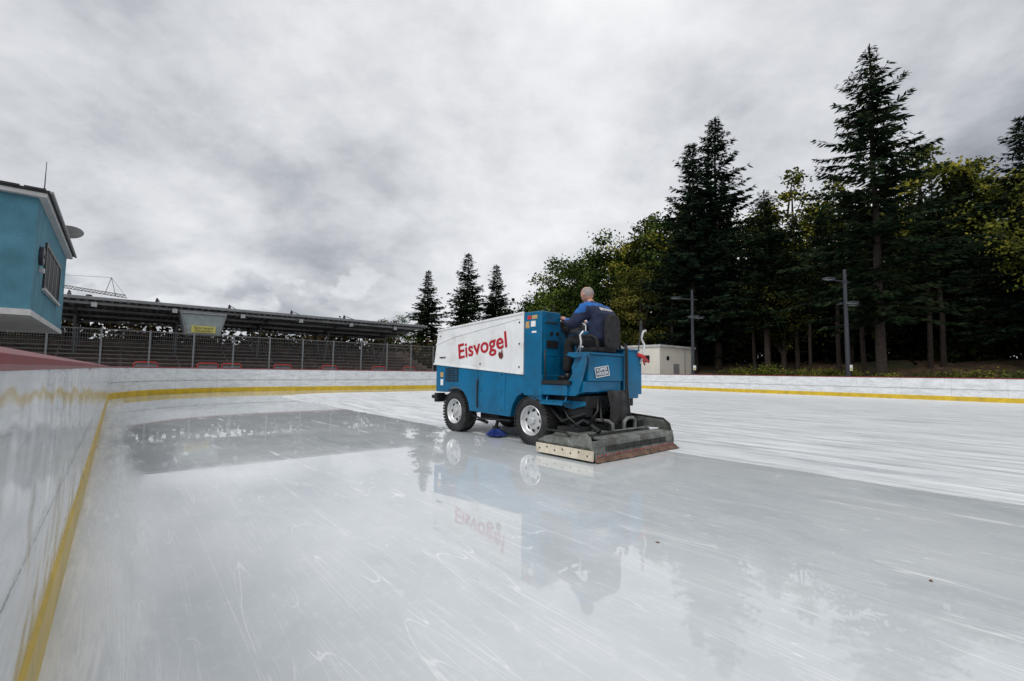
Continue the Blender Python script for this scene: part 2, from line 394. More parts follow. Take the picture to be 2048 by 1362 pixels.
# ------------------------------------------------------------ terrain
def sm(x,a,b):
    t=min(1,max(0,(x-a)/(b-a))); return t*t*(3-2*t)
def hgt(s,n):
    h=-.06
    h+=2.6*sm(n,38.5,50)*sm(-s,-60,-30) 
    h+=.12*math.sin(s*.9+n*.4)*sm(n,38,42)
    return h
def hw(x,y):
    v=Vector((x,y,0)); return hgt(v.dot(SD),v.dot(ND))
gs=[-1500,-700,-300,-120,-60]+[ -50+2*i for i in range(70)]+[100,140,200,300,700,1500]
gn=[-1500,-700,-300,-120,-60,-40]+[-30+1.5*i for i in range(70)]+[90,120,200,300,700,1500]
vs=[(s,-n,hgt(s,n)) for s in gs for n in gn]; k=len(gn)
fs=[(i*k+j,i*k+j+1,(i+1)*k+j+1,(i+1)*k+j) for i in range(len(gs)-1) for j in range(k-1)]
m,nt,bs=newmat('ground_soil')
tco=nt.nodes.new('ShaderNodeTexCoord').outputs['Object']; sx=nt.nodes.new('ShaderNodeSeparateXYZ'); nt.links.new(tco,sx.inputs[0])
soil=MX(nt,SS(nt,NOI(nt,tco,.8,6,.7),.35,.65),(.05,.03,.018),(.15,.09,.05))
soil=MX(nt,SS(nt,NOI(nt,tco,.3,4,.6,loc=(4,4,0)),.5,.62,0,.8),soil,(.03,.045,.014))
pave=MX(nt,NOI(nt,tco,2,4,.6),(.12,.12,.12),(.2,.2,.2))
c=MX(nt,SS(nt,sx.outputs[1],-36.5,-35.5),soil,pave)
nt.links.new(c,bs.inputs['Base Color']); bs.inputs['Roughness'].default_value=.95
BUMP(nt,NOI(nt,tco,8,4,.7),.6,.05,bs)
me=bpy.data.meshes.new('ground'); me.from_pydata(vs,[],fs); me.materials.append(m)
g=bpy.data.objects.new('ground',me); col.objects.link(g); g.matrix_world=RINK; g['kind']='structure'
# ------------------------------------------------------------ resurfacer
VH=math.radians(131.8)
VM=Matrix.Translation((.899,7.744,0))@Matrix.Rotation(VH,4,'Z')
Z=empty('ice_resurfacer',VM,label='blue and white ice resurfacing machine driving on wet ice',cat='ice resurfacer')
arc=[(2.09+.47*math.cos(math.radians(a)),.37+.47*math.sin(math.radians(a))) for a in range(50,171,10)]
prof=[(2.76,1.27),(2.76,.73)]+arc+[(1.62,.42),(.50,.40),(.44,.60),(.34,.74),(.22,.80),(-.24,.80),(-.24,1.10),(.16,1.10)]
body=MB().prism(prof,-.79,.79).obj('body',Z,M['blue'],.012)
for a in ((.62,1.34,.79,.799,.46,1.13),(1.37,1.66,.79,.799,.86,1.16)):
    MB().box(*a).obj('side_panel',Z,M['blue'],.004)
for x in (.7,1.26): 
    for z in (.5,.8,1.09): MB().tube([(x,.79,z),(x,.805,z)],.012,8).obj('panel_screw',Z,M['black'])
MB().tube([(1.36,.80,.50),(1.36,.815,.52),(1.36,.815,.98),(1.36,.80,1.0)],.014,8).obj('panel_handle',Z,M['black'])
d=MB(); d.box(1.98,2.42,.785,.795,.94,1.20)
for i in range(7):
    for j in range(3):
        z=.965+i*.033; x0=2.0+j*.14; d.box(x0,x0+.12,.795,.803,z,z+.012,mi=1)
d.obj('vent_grille',Z,[M['black'],M['blue']])
d=MB(); d.box(2.50,2.60,.79,.795,1.02,1.12); d.obj('warning_sticker',Z,M['label'])
d=MB(); d.box(2.50,2.59,.79,.794,.86,.98,mi=0); d.obj('instruction_sticker',Z,M['wtxt'])
tank=MB().prism([(2.84,1.285),(2.72,1.93),(2.60,1.955),(.17,2.095),(.17,1.10)],-.8,.8).obj('snow_tank',Z,M['white'],.014)
d=MB(); d.prism([(2.735,1.94),(2.72,1.975),(.17,2.12),(.17,2.085)],.785,.815); d.prism([(2.735,1.94),(2.72,1.975),(.17,2.12),(.17,2.085)],-.815,-.785)
d.prism([(2.85,1.27),(2.85,1.30),(.17,1.125),(.17,1.095)],.79,.812)
d.prism([(.165,1.10),(.20,1.10),(.20,2.08),(.165,2.08)],.80,.812)
d.prism([(2.78,1.66),(2.775,1.69),(2.10,1.82),(.25,2.03),(.25,2.01),(2.10,1.80)],.80,.808)
d.obj('tank_trim',tank,M['white'],.004)
for x,z in ((.27,1.95),(.27,1.6),(.27,1.22),(2.55,1.40),(2.62,1.84),(1.3,1.28)): MB().tube([(x,.8,z),(x,.812,z)],.014,8).obj('tank_bolt',tank,M['black'])
MB().box(2.42,2.62,.80,.812,1.40,1.42).obj('tank_latch',tank,M['black'])
ml=basis((-1,0,.13),(0,0,1),(1.28,.8045,1.585))
text('lettering',"Eisvogel",.39,ml,tank,M['red'],1.40,.0045,spacing=1.02,off=.012)
d=MB(); q=lambda x,z:(.72+(x-.69)*.62,1.425+(z-1.5)*.6)
d.prism([q(*p) for p in ((.60,1.50),(.64,1.58),(.70,1.56),(.76,1.60),(.80,1.52),(.77,1.44),(.74,1.40),(.66,1.40),(.62,1.44))],.8095,.816)
d.prism([q(*p) for p in ((.63,1.58),(.66,1.68),(.69,1.57))],.8095,.813)
d.obj('brown_emblem',tank,M['brown'],.003)
cab=MB(); cab.box(-.23,.162,.36,.80,.77,2.10); cab.box(-.20,.162,-.79,.358,.80,1.86)
cab.prism([(-.23,.77),(.10,.77),(.0,.70),(-.23,.70)],.40,.79)
cab=cab.obj('control_cabinet',Z,M['blue'],.012)
for a,mm_ in (((-.14,-.02,.80,.806,1.98,2.04),'label'),((.0,.08,.80,.806,1.98,2.04),'redp'),((-.1,-.0,.80,.806,1.86,1.95),'wtxt'),((.04,.12,.80,.806,1.84,1.95),'label'),((-.12,-.02,.80,.806,1.76,1.79),'wtxt')):
    MB().box(*a).obj('sticker',cab,M[mm_])
d=MB(); d.box(-.24,-.20,.42,.74,1.40,1.98,mi=0)
for i in range(6): d.tube([(-.24,.48+.05*i,1.9),(-.29,.48+.05*i,1.93)],.010,6,1); 
d.tube([(-.24,.46,1.75),(-.27,.46,1.75)],.03,12,1); d.tube([(-.24,.60,1.75),(-.27,.60,1.75)],.03,12,1)
d.box(-.26,-.235,.45,.7,1.52,1.64,mi=1)
d.obj('control_panel',cab,[M['blue'],M['black'],M['label']])
d=MB(); d.box(-.20,.10,-.30,.34,1.862,1.96); d.prism([(-.24,1.80),(-.16,1.98),(.02,1.98),(.05,1.87)],-.12,.30)
d.tube([(-.16,.46,2.10),(-.17,.46,2.19)],.008,8); d.ell((-.17,.46,2.2),(.018,.018,.018),8)
d.tube([(-.05,.56,2.10),(-.08,.56,2.17)],.008,8); d.ell((-.08,.56,2.18),(.018,.018,.018),8)
d.obj('dashboard',Z,M['black'],.01)
Wc=Vector((-.31,.18,1.97)); Un=Vector((-.45,0,.89)).normalized(); Uu=Vector((.89,0,.45)).normalized(); Uy=Vector((0,1,0)); WR=.205
sw=MB(); ring=[Wc+(Uy*math.cos(t)+Uu*math.sin(t))*WR for t in [2*math.pi*i/40 for i in range(41)]]
sw.tube(ring,.014,8,cap=False)
for a in (90,210,330):
    t=math.radians(a); sw.tube([Wc-Un*.03,Wc+(Uy*math.cos(t)+Uu*math.sin(t))*WR],.011,6)
sw.ell(Wc-Un*.02,(.045,.045,.03),12)
swo=sw.obj('steering_wheel',Z,M['black'],smooth=True)
MB().tube([Wc-Un*.03,(-.18,.18,1.72),(-.05,.18,1.35)],.03,10).obj('steering_column',swo,M['steel'],smooth='auto')
d=MB(); d.box(-.80,-.235,-.44,.80,.96,1.02); d.obj('cockpit_floor',Z,M['steel'],.008)
d=MB(); d.box(-.74,-.235,-.44,.785,.80,.957); d.box(-.99,-.235,-.79,-.445,.80,1.42); 
d.prism([(-.70,1.02),(-.74,1.02),(-.99,1.02),(-.99,.86),(-.80,.80),(-.744,.80)],-.20,.70)
d.obj('cockpit_body',Z,M['blue'],.01)
d=MB(); d.prism([(-.74,1.022),(-.70,1.22),(-.80,1.40),(-1.03,1.40),(-1.03,1.02)],-.20,.64)
d.prism([(-.80,1.405),(-1.06,1.405),(-1.06,1.44),(-.66,1.44),(-.66,1.405)],-.22,.68)
d.prism([(-.78,1.36),(-.62,1.41),(-1.06,1.41),(-1.06,1.36)],.645,.70)
sb=d.obj('seat_box',Z,M['blue'],.008)
d=MB(); d.prism([(-.70,.98),(-1.02,1.40),(-1.05,1.40),(-1.05,1.30),(-.92,.84),(-.86,.80),(-.72,.80)],.70,.745); d.obj('side_bracket',Z,M['blue'],.006)
pm=basis((0,-1,.12),(0.12,0,1),(-1.036,.34,1.16))
d=MB(); d.box(-.165,.165,-.075,.075,0,.006,M4=pm); pl=d.obj('name_plate',sb,M['plate'],.002)
d=MB()
for a,b_,c,e in ((-.165,.165,.065,.075),(-.165,.165,-.075,-.065),(-.165,-.155,-.065,.065),(.155,.165,-.065,.065)): d.box(a,b_,c,e,.0065,.009,M4=pm)
d.obj('plate_border',pl,M['wtxt'])
text('plate_lettering',"KÜPPER\nWEISSER",.066,pm@Matrix.Translation((0,0,.008)),pl,M['wtxt'],.28,.001,off=.01)
d=MB(); d.box(-1.0,-.45,-.68,-.27,.74,1.50); d.box(-1.02,-.43,-.70,-.25,1.50,1.53); d.obj('rear_locker',Z,M['blue'],.012)
d=MB(); d.box(-.72,-.26,.62,.86,.70,.725); d.box(-.72,-.26,.845,.86,.66,.72); d.tube([(-.68,.75,.71),(-.68,.70,.85)],.015,6); d.tube([(-.30,.75,.71),(-.30,.70,.85)],.015,6)
d.prism([(-.26,.66),(-.72,.60),(-.95,.66),(-.95,.72),(-.26,.725)],.60,.63)
d.obj('boarding_step',Z,M['blue'],.004)
se=MB()
se.box(-1.04,-.62,-.04,.40,1.445,1.53)
seat=se.obj('seat',Z,M['fabric'],.04,seg=3)
bp=[]
for y,z in ((.05,1.50),(.02,1.72),(.03,1.92),(.07,2.0),(.18,2.03),(.29,2.0),(.34,1.92),(.36,1.72),(.33,1.50)): bp.append((y,z))
bk=MB().prism(bp,-1.16,-1.06,ax='x').obj('seat_back',seat,M['fabric'],.045,seg=3)
for y in (-.10,.46): MB().tube([(-1.05,y,1.50),(-1.03,y,1.64),(-.96,y,1.69),(-.76,y,1.69)],.024,10).obj('armrest',seat,M['fabric'],smooth=True)
MB().tube([(-.80,.56,1.44),(-.83,.57,1.60),(-.80,.56,1.70),(-.86,.55,1.76)],.016,8).obj('seat_lever',Z,M['rim'],smooth=True)
MB().tube([(-.70,.52,1.44),(-.76,.52,1.54),(-.86,.56,1.52)],.012,8).obj('seat_lever',Z,M['rim'],smooth=True)
d=MB(); d.box(-.9,2.6,-.42,-.30,.36,.52); d.box(-.9,2.6,.30,.42,.36,.52); d.box(-.6,.6,-.3,.3,.28,.70); d.box(1.7,2.4,-.3,.3,.40,.72)
d.tube([(0,-.6,.38),(0,.6,.38)],.06,12); d.tube([(2.09,-.6,.38),(2.09,.6,.38)],.05,12); d.ell((0,0,.38),(.17,.17,.17),12)
d.box(-.95,-.2,-.6,.6,.62,.80); d.box(1.0,1.5,.2,.62,.28,.42)
d.tube([(1.62,.70,.34),(1.35,.74,.30),(.55,.72,.33)],.02,8); d.tube([(1.55,.60,.26),(1.2,.70,.24)],.03,8)
d.tube([(1.75,.5,.5),(1.6,.68,.27),(1.3,.68,.25)],.018,8); d.tube([(-.3,.66,.6),(-.6,.72,.42),(-.95,.60,.55)],.03,8)
d.tube([(-.25,.5,.72),(-.55,.62,.40),(-.85,.70,.35)],.02,8)
d.obj('chassis',Z,M['steel'],.006)
d=MB(); d.box(2.76,2.90,-.55,.72,.56,.66); d.box(2.70,2.80,.60,.80,.52,.70); d.tube([(2.8,.74,.62),(2.92,.76,.62)],.04,10)
d.obj('front_bumper',Z,M['steel'],.01)
for y in (.63,-.63): MB().box(2.755,2.775,y-.11,y+.11,.92,1.06).obj('headlight',Z,M['lampglass'],.01)
d=MB(); bc=Vector((1.02,.64,.10))
for i in range(160):
    a=R.random()*6.283; t=R.random(); p0=bc+Vector((math.cos(a)*.06,math.sin(a)*.06,.05)); p1=bc+Vector((math.cos(a)*(.1+.09*t),math.sin(a)*(.1+.09*t),-.09+.03*t))
    d.tube([p0,p1],.005,4)
d.tube([bc+Vector((0,0,.03)),bc+Vector((0,0,.08))],.07,14,1); d.tube([bc+Vector((0,0,.08)),bc+Vector((0,-.1,.35))],.03,10,1)
d.obj('side_brush',Z,[M['brush'],M['steel']])
def wheel(x,y,sgn):
    wh=empty('wheel',None,Z); wh.location=(x,y,.38)
    if sgn<0: wh.rotation_euler=(0,0,math.pi)
    return wh
tp=[(.225,-.125),(.27,-.135),(.32,-.135),(.355,-.12),(.368,-.09),(.372,0),(.368,.09),(.355,.12),(.32,.135),(.27,.135),(.225,.125),(.215,.0)]
ty=MB(); ty.lathe(tp,48)
for k in range(40):
    for j,(y0,y1) in enumerate(((-.135,-.075),(-.06,-.005),(.005,.06),(.075,.135))):
        a=2*math.pi*(k+.5*(j%2))/40
        Mr=Matrix.Rotation(-a,4,'Y')
        ty.box(.355,.382,y0,y1,-.018,.018,M4=Mr)
tyre=ty.obj('tyre',None,M['rubber'],smooth='auto')
rm=MB(); rm.lathe([(.226,.12),(.235,.128),(.228,.134),(.218,.126),(.205,.085),(.185,.055),(.175,.05),(.12,.075),(.085,.085),(.075,.082),(.075,-.02),(.2,-.02),(.22,-.11)],48)
rm.lathe([(.0001,.12),(.04,.118),(.055,.11),(.058,.07),(.0001,.07)],24)
for k in range(8):
    a=2*math.pi*k/8; c=(.152*math.cos(a),.152*math.sin(a)); ct=(.078*math.cos(a+.39),.078*math.sin(a+.39))
    rm.tube([(c[0],.05,c[1]),(c[0],.0685,c[1])],.026,14,1)
    rm.tube([(ct[0],.07,ct[1]),(ct[0],.10,ct[1])],.010,6,0)
rm.lathe([(.0001,.086),(.10,.080),(.10,.06),(.0001,.06)],30)
rim=rm.obj('rim',None,[M['rim'],M['black']],smooth='auto')
first=True
for x in (0,2.09):
    for y,sg in ((.665,1),(-.665,-1)):
        wh=wheel(x,y,sg)
        for src in (tyre,rim):
            o=src if first else src.copy()
            if not first: col.objects.link(o)
            o.parent=wh
        first=False
cd=empty('ice_conditioner',None,Z)
YL,YR=1.20,-.80
d=MB(); d.box(-1.56,-.56,YL,YL+.03,.03,.155)
for i in range(7): d.tube([(-.64-.14*i,YL+.028,.09+.03*(i%2)),(-.64-.14*i,YL+.037,.09+.03*(i%2))],.012,8,1)
d.obj('runner_board',cd,[M['wood'],M['steel']],.003)
d=MB()
for y0,y1 in ((YL-.24,YL-.002),(YR,YR+.2)):
    d.prism([(-.58,.08),(-.58,.20),(-.74,.27),(-1.10,.27),(-1.20,.20),(-1.5,.19),(-1.5,.06)],y0,y1)
    d.prism([(-1.22,.20),(-1.34,.35),(-1.42,.36),(-1.50,.32),(-1.545,.16),(-1.545,.06),(-1.22,.1)],y0+ (0 if y0<0 else .22),y1-(.18 if y0<0 else 0.0))
    d.prism([(-.58,.06),(-1.54,.06),(-1.54,.17),(-.58,.19)],y1-.03 if y0>0 else y0,y1 if y0>0 else y0+.02)
d.box(-1.53,-1.50,YR,YL-.02,.05,.27)
d.box(-1.545,-1.53,YR,YL-.02,.20,.215)
d.prism([(-1.50,.25),(-1.50,.28),(-1.38,.30),(-1.38,.27)],YR+.2,YL-.22)
d.box(-1.52,-1.30,YR+.2,YL-.22,.06,.13)
d.prism([(-.58,.10),(-.58,.22),(-.70,.30),(-1.12,.30),(-1.12,.27),(-.7,.2)],YR+.2,YL-.242)
d.prism([(-.62,.26),(-.62,.42),(-.70,.46),(-1.40,.42),(-1.48,.36),(-1.48,.30)],YR+.02,YR+.035)
d.obj('conditioner_housing',cd,M['galv'],.005)
d=MB(); d.box(-1.30,-1.12,YR+.2,YL-.23,.08,.16)
d.tube([(-1.22,YR+.2,.24),(-1.22,YL-.22,.24)],.05,12)
for i in range(44):
    y=YR+.24+i*.034; d.tube([(-1.31,y,.14),(-1.37,y+.012,.20),(-1.39,y,.27)],.009,6)
    d.tube([(-1.535,y,.19),(-1.54,y+.012,.15),(-1.537,y,.12)],.006,4)
d.obj('spray_row',cd,M['steel'])
d=MB()
for i in range(24): 
    y=YR+.06+i*.08; d.tube([(-1.545,y,.082),(-1.556,y,.082)],.012,6,1)
d.box(-1.548,-1.531,YR+.02,YL-.04,.06,.105,mi=0)
d.obj('towel_clamp',cd,[M['galv'],M['redp']])
tw=MB(); nx=60; vs=[];fs=[]
for i in range(nx+1):
    y=YR-.01+(YL-.01-YR)*i/nx
    for j in range(6):
        t=j/5; x=-1.55-(.05+.025*(1-i/nx))*t*(1.0+.15*math.sin(y*4)) ; z=.052*(1-t)**1.5+.008+.004*math.sin(y*31+t*3)*(.3+t)
        vs.append((x,y,max(.004,z)))
for i in range(nx):
    for j in range(5): fs.append((i*6+j,(i+1)*6+j,(i+1)*6+j+1,i*6+j+1))
tw.add(vs,fs); to=tw.obj('towel',cd,M['towel'],smooth=True); sl=to.modifiers.new('th','SOLIDIFY'); sl.thickness=.006; sl.offset=1
d=MB()
for y in (.55,-.45):
    d.tube([(-.35,y,.60),(-.75,y,.52),(-1.05,y,.36),(-1.15,y,.30)],.035,8)
d.tube([(-.62,YR+.05,.30),(-.62,YR+.02,.44),(-.70,YR+.02,.475),(-1.38,YR+.02,.435),(-1.48,YR+.02,.36),(-1.50,YR+.03,.28)],.018,8)
d.tube([(-.62,.3,.30),(-.60,.3,.42),(-.62,YR+.05,.44)],.018,8)
d.tube([(-.60,YL-.1,.28),(-.66,YL-.1,.33),(-1.0,YL-.1,.33),(-1.08,YL-.1,.28)],.016,8)
d.box(-1.12,-.70,-.10,.30,.30,.38); d.box(-1.2,-.6,-.5,-.35,.30,.42); d.tube([(-.80,.1,.36),(-.95,.1,.72)],.05,12)
d.box(-.95,-.6,.45,.6,.5,.62); d.box(-1.0,-.62,.55,.85,.30,.36); d.tube([(-.75,.8,.3),(-.9,.6,.45),(-1.1,.5,.32)],.03,8)
d.obj('lift_frame',cd,M['steel'],.004)
MB().tube([(-1.2,.02,.32),(-1.2,.02,.42),(-1.2,-.06,.47),(-1.2,-.20,.47),(-1.2,-.26,.42),(-1.2,-.26,.32)],.028,10).obj('water_pipe',cd,M['galv'],smooth='auto')
MB().tube([(-1.2,.30,.32),(-1.2,.30,.40),(-1.12,.30,.44),(-.9,.30,.44)],.026,10).obj('water_pipe',cd,M['galv'],smooth='auto')
MB().tube([(-1.36,.5,.34),(-1.36,-.4,.34)],.012,6).obj('water_pipe',cd,M['galv'],smooth='auto')
rs=MB(); vs=[];fs=[]
for i in range(13):
    for j in range(9):
        y=.24-.46*i/12; z=.88-.50*j/8; vs.append((-1.06-.025*math.sin(i*1.1+j*.5)-.014*j*.6,y+.01*math.sin(j),z+.008*math.sin(i*1.7)))
for i in range(12):
    for j in range(8): fs.append((i*9+j,(i+1)*9+j,(i+1)*9+j+1,i*9+j+1))
rs.add(vs,fs); o=rs.obj('splash_flap',Z,M['rubber'],smooth=True); sl=o.modifiers.new('t','SOLIDIFY'); sl.thickness=.01
for pts in ([(-1.02,-.215,1.55),(-1.05,-.215,1.60),(-1.07,-.215,1.50),(-1.07,-.215,.95),(-1.11,-.215,.55),(-1.14,-.235,.40)],[(-1.03,-.245,1.55),(-1.06,-.245,1.60),(-1.08,-.245,1.50),(-1.08,-.245,.95),(-1.12,-.245,.55),(-1.15,-.265,.40)],
    [(-1.0,-.05,.82),(-1.09,-.02,.62),(-1.15,.1,.42)],[(-1.0,.4,.80),(-1.08,.5,.60),(-1.0,.6,.40)],[(-.6,.72,.66),(-.8,.82,.50),(-1.0,.75,.34)],[(-.9,.2,.8),(-1.1,.45,.5),(-1.15,.35,.36)]):
    MB().tube(pts,.014,8).obj('hydraulic_hose',Z,M['black'],smooth=True)
MB().tube([(-1.0,-.74,1.30),(-1.02,-.80,1.50),(-1.0,-.86,1.62),(-.98,-.80,1.72),(-.99,-.84,1.84),(-.99,-.92,1.86)],.020,8).obj('water_hose',Z,M['hose'],smooth=True)
d=MB(); d.tube([(-1.0,-.64,1.45),(-1.02,-.78,1.42),(-1.04,-.93,1.33)],[.032,.035,.018],10); d.tube([(-1.02,-.76,1.42),(-1.03,-.82,1.28)],.014,6); d.obj('spray_nozzle',Z,M['redp'],smooth=True)
d=MB(); d.tube([(-.98,-.70,1.5),(-.98,-.76,1.7),(-.98,-.79,2.02)],.011,8); d.prism([(-.735,1.83),(-.74,1.98),(-.80,1.99),(-.81,1.84)],-1.0,-.985,ax='x'); d.obj('rear_mirror',Z,M['pole'],.004)
MB().tube([(-.30,.78,1.02),(-.30,.79,1.5)],.012,8).obj('grab_handle',Z,M['black'],smooth=True)
# ------------------------------------------------------------ person
def skinmesh(pts,edges,rad,sub=2):
    me=bpy.data.meshes.new('sk'); names=list(pts); idx={k:i for i,k in enumerate(names)}
    me.from_pydata([pts[k] for k in names],[(idx[a],idx[b]) for a,b in edges],[])
    o=bpy.data.objects.new('sk',me); col.objects.link(o)
    md=o.modifiers.new('s','SKIN'); md.use_smooth_shade=True
    for i,k in enumerate(names):
        sv=me.skin_vertices[0].data[i]; r=rad[k]; sv.radius=r if isinstance(r,tuple) else (r,r); sv.use_root=(i==0)
    sb_=o.modifiers.new('u','SUBSURF'); sb_.levels=sub; sb_.render_levels=sub
    bpy.context.view_layer.update()
    r=bpy.data.meshes.new_from_object(o.evaluated_get(bpy.context.evaluated_depsgraph_get()))
    bpy.data.objects.remove(o); return r
J={'pel':(-.87,.18,1.62),'sp':(-.92,.18,1.76),'ch':(-.90,.18,1.98),'uc':(-.81,.18,2.14),'nk':(-.71,.18,2.23),'hd':(-.655,.18,2.30),
 'sl':(-.76,.395,2.09),'el':(-.60,.53,1.86),'wl':(-.38,.41,1.985),'sr':(-.76,-.035,2.09),'er':(-.60,-.17,1.86),'wr':(-.38,-.05,1.985),
 'hl':(-.84,.28,1.61),'kl':(-.42,.35,1.66),'al':(-.38,.38,1.16),'hr':(-.84,.08,1.61),'kr':(-.42,.05,1.66),'ar':(-.36,.03,1.16)}
E=[('pel','sp'),('sp','ch'),('ch','uc'),('uc','nk'),('nk','hd'),('uc','sl'),('sl','el'),('el','wl'),('uc','sr'),('sr','er'),('er','wr'),('pel','hl'),('hl','kl'),('kl','al'),('pel','hr'),('hr','kr'),('kr','ar')]
Rb={'pel':(.12,.10),'sp':(.12,.10),'ch':(.14,.10),'uc':(.11,.08),'nk':.06,'hd':.058,'sl':.06,'el':.042,'wl':.028,'sr':.06,'er':.042,'wr':.028,'hl':.085,'kl':.058,'al':.04,'hr':.085,'kr':.058,'ar':.04}
bm_=skinmesh(J,E,Rb)
pb=MB(); pb.add([v.co for v in bm_.vertices],[tuple(p.vertices) for p in bm_.polygons])
HC=Vector((-.625,.18,2.385)); hrot=Matrix.Rotation(math.radians(24),3,'Y')
def H(x,y,z): return HC+hrot@Vector((x,y,z))
pb.ell(HC,(.108,.086,.120),20,hrot); pb.ell(H(.03,0,-.055),(.066,.060,.064),16,hrot)
pb.ell(H(.107,0,-.018),(.02,.013,.028),10,hrot); pb.ell(H(.088,0,-.062),(.016,.028,.010),10,hrot)
pb.ell(H(.09,0,-.095),(.02,.022,.016),10,hrot); pb.ell(H(.089,0,.022),(.02,.05,.010),10,hrot)
for s_ in (-1,1):
    pb.ell(H(-.005,s_*.088,-.012),(.018,.010,.030),10,hrot)
def hand(sg,wrist):
    t0=math.radians(8); rd=(Uy*sg*math.cos(t0)+Uu*math.sin(t0)); hp=Wc+rd*WR; tg=(Uu*math.cos(t0)-Uy*sg*math.sin(t0))
    outw=rd
    pc=hp+outw*.012+Un*.032-tg*.012
    wr=Vector(wrist)
    pb.tube([wr,(wr+pc)/2,pc],[.030,.028,.032],10)
    pb.ell(pc,(.033,.040,.022),12)
    for i,l in enumerate((.9,1.0,.96,.8)):
        o=tg*((1.5-i)*.021)
        b0=hp+o
        pb.tube([b0+outw*.020+Un*.022, b0-outw*.012*l+Un*.030, b0-outw*.030*l+Un*.008, b0-outw*.026*l-Un*.016, b0-outw*.008-Un*.024],[.0105,.010,.0095,.009,.008],8)
    pb.tube([pc-outw*.01-tg*.02, hp-outw*.026-tg*.028+Un*.02, hp-outw*.032+tg*.0+Un*.026],[.013,.011,.009],8)
hand(1,J['wl']); hand(-1,J['wr'])
po=pb.obj('person',None,M['skin'],Mw=VM)
rmd=po.modifiers.new('r','REMESH'); rmd.mode='VOXEL'; rmd.voxel_size=.0065; rmd.use_smooth_shade=True
bpy.context.view_layer.update()
nm=bpy.data.meshes.new_from_object(po.evaluated_get(bpy.context.evaluated_depsgraph_get()))
po.modifiers.clear(); po.data=nm
if not nm.materials: nm.materials.append(M['skin'])
nm.polygons.foreach_set('use_smooth',[True]*len(nm.polygons))
tag(po,'seated man in navy and blue jacket holding a steering wheel','person')
def pchild(o): o.parent=po; return o
for s_ in (-1,1):
    pchild(MB().ell(H(.090,s_*.030,.004),(.011,.013,.010),10).obj('eye',None,M['wtxt'],smooth=True))
hv=MB(); hv.ell(H(-.012,0,.006),(.107,.0905,.114),28,hrot)
ho=hv.obj('hair',None,M['hair'],smooth=True)
bm=bmesh.new(); bm.from_mesh(ho.data)
hi=hrot.inverted()
dl_=[f for f in bm.faces if (hi@(f.calc_center_median()-HC)).x>.02 or (hi@(f.calc_center_median()-HC)).z<-.06 or (hi@(f.calc_center_median()-HC)).z>.080]
bmesh.ops.delete(bm,geom=dl_,context='FACES'); bm.to_mesh(ho.data); bm.free(); pchild(ho)
JJ={k:J[k] for k in ('pel','sp','ch','uc','nk','sl','el','wl','sr','er','wr')}
JJ['pel']=(-.87,.18,1.58); JJ['wl']=(-.415,.425,1.965); JJ['wr']=(-.415,-.065,1.965)
RJ={'pel':(.22,.18),'sp':(.24,.19),'ch':(.28,.20),'uc':(.24,.175),'nk':.085,'sl':.13,'el':.092,'wl':.055,'sr':.13,'er':.092,'wr':.055}
jm=skinmesh(JJ,[e for e in E if e[0] in JJ and e[1] in JJ],RJ,3)
jm.materials.clear(); jm.materials.append(M['navy']); jm.materials.append(M['royal'])
for p in jm.polygons:
    c=p.center; yo=abs(c.y-.18)
    sleeve=c.x>-.62 and c.z>1.95
    yoke=(2.15+.05*(.25-yo)<c.z<2.23) and c.x<-.62
    p.material_index=1 if (yoke or (sleeve and yo<.36) or (yo>.30 and c.z>2.05)) else 0
    p.use_smooth=True
tx=bpy.data.textures.new('fold','CLOUDS'); tx.noise_scale=.11
jo=bpy.data.objects.new('jacket',jm); col.objects.link(jo); jo.parent=po
dm=jo.modifiers.new('f','DISPLACE'); dm.texture=tx; dm.strength=.045; dm.mid_level=.5
lt=text('jacket_lettering',"EISSTADION",.062,basis((0,-1,0),(.35,0,1),(-1.2,.18,2.10)),jo,M['wtxt'],.29,.003,off=.02)
swr=lt.modifiers.new('s','SHRINKWRAP'); swr.target=jo; swr.wrap_method='PROJECT'; swr.use_project_z=False; swr.use_project_x=True; swr.use_positive_direction=True; swr.use_negative_direction=False; swr.offset=.004; swr.wrap_mode='ABOVE_SURFACE'
TJ={'pel':(-.87,.18,1.60)}; TJ.update({k:J[k] for k in ('hl','kl','al','hr','kr','ar')})
TJ['al']=(-.39,.38,1.13); TJ['ar']=(-.37,.03,1.13)
tm=skinmesh(TJ,[e for e in E if e[0] in TJ and e[1] in TJ],{'pel':(.16,.13),'hl':.125,'kl':.095,'al':.075,'hr':.125,'kr':.095,'ar':.075},2)
tm.materials.clear(); tm.materials.append(M['trouser']); tobj=bpy.data.objects.new('trousers',tm); col.objects.link(tobj); tobj.parent=po
dm=tobj.modifiers.new('f','DISPLACE'); dm.texture=tx; dm.strength=.03
for (x,y) in ((-.39,.38),(-.37,.03)):
    s_=MB(); s_.ell((x-.0,y,1.085),(.062,.046,.062),14); s_.ell((x+.12,y,1.06),(.12,.048,.040),14); s_.box(x-.06,x+.22,y-.042,y+.042,1.022,1.04)
    so_=s_.obj('shoe',None,M['black'],smooth='auto'); pchild(so_)
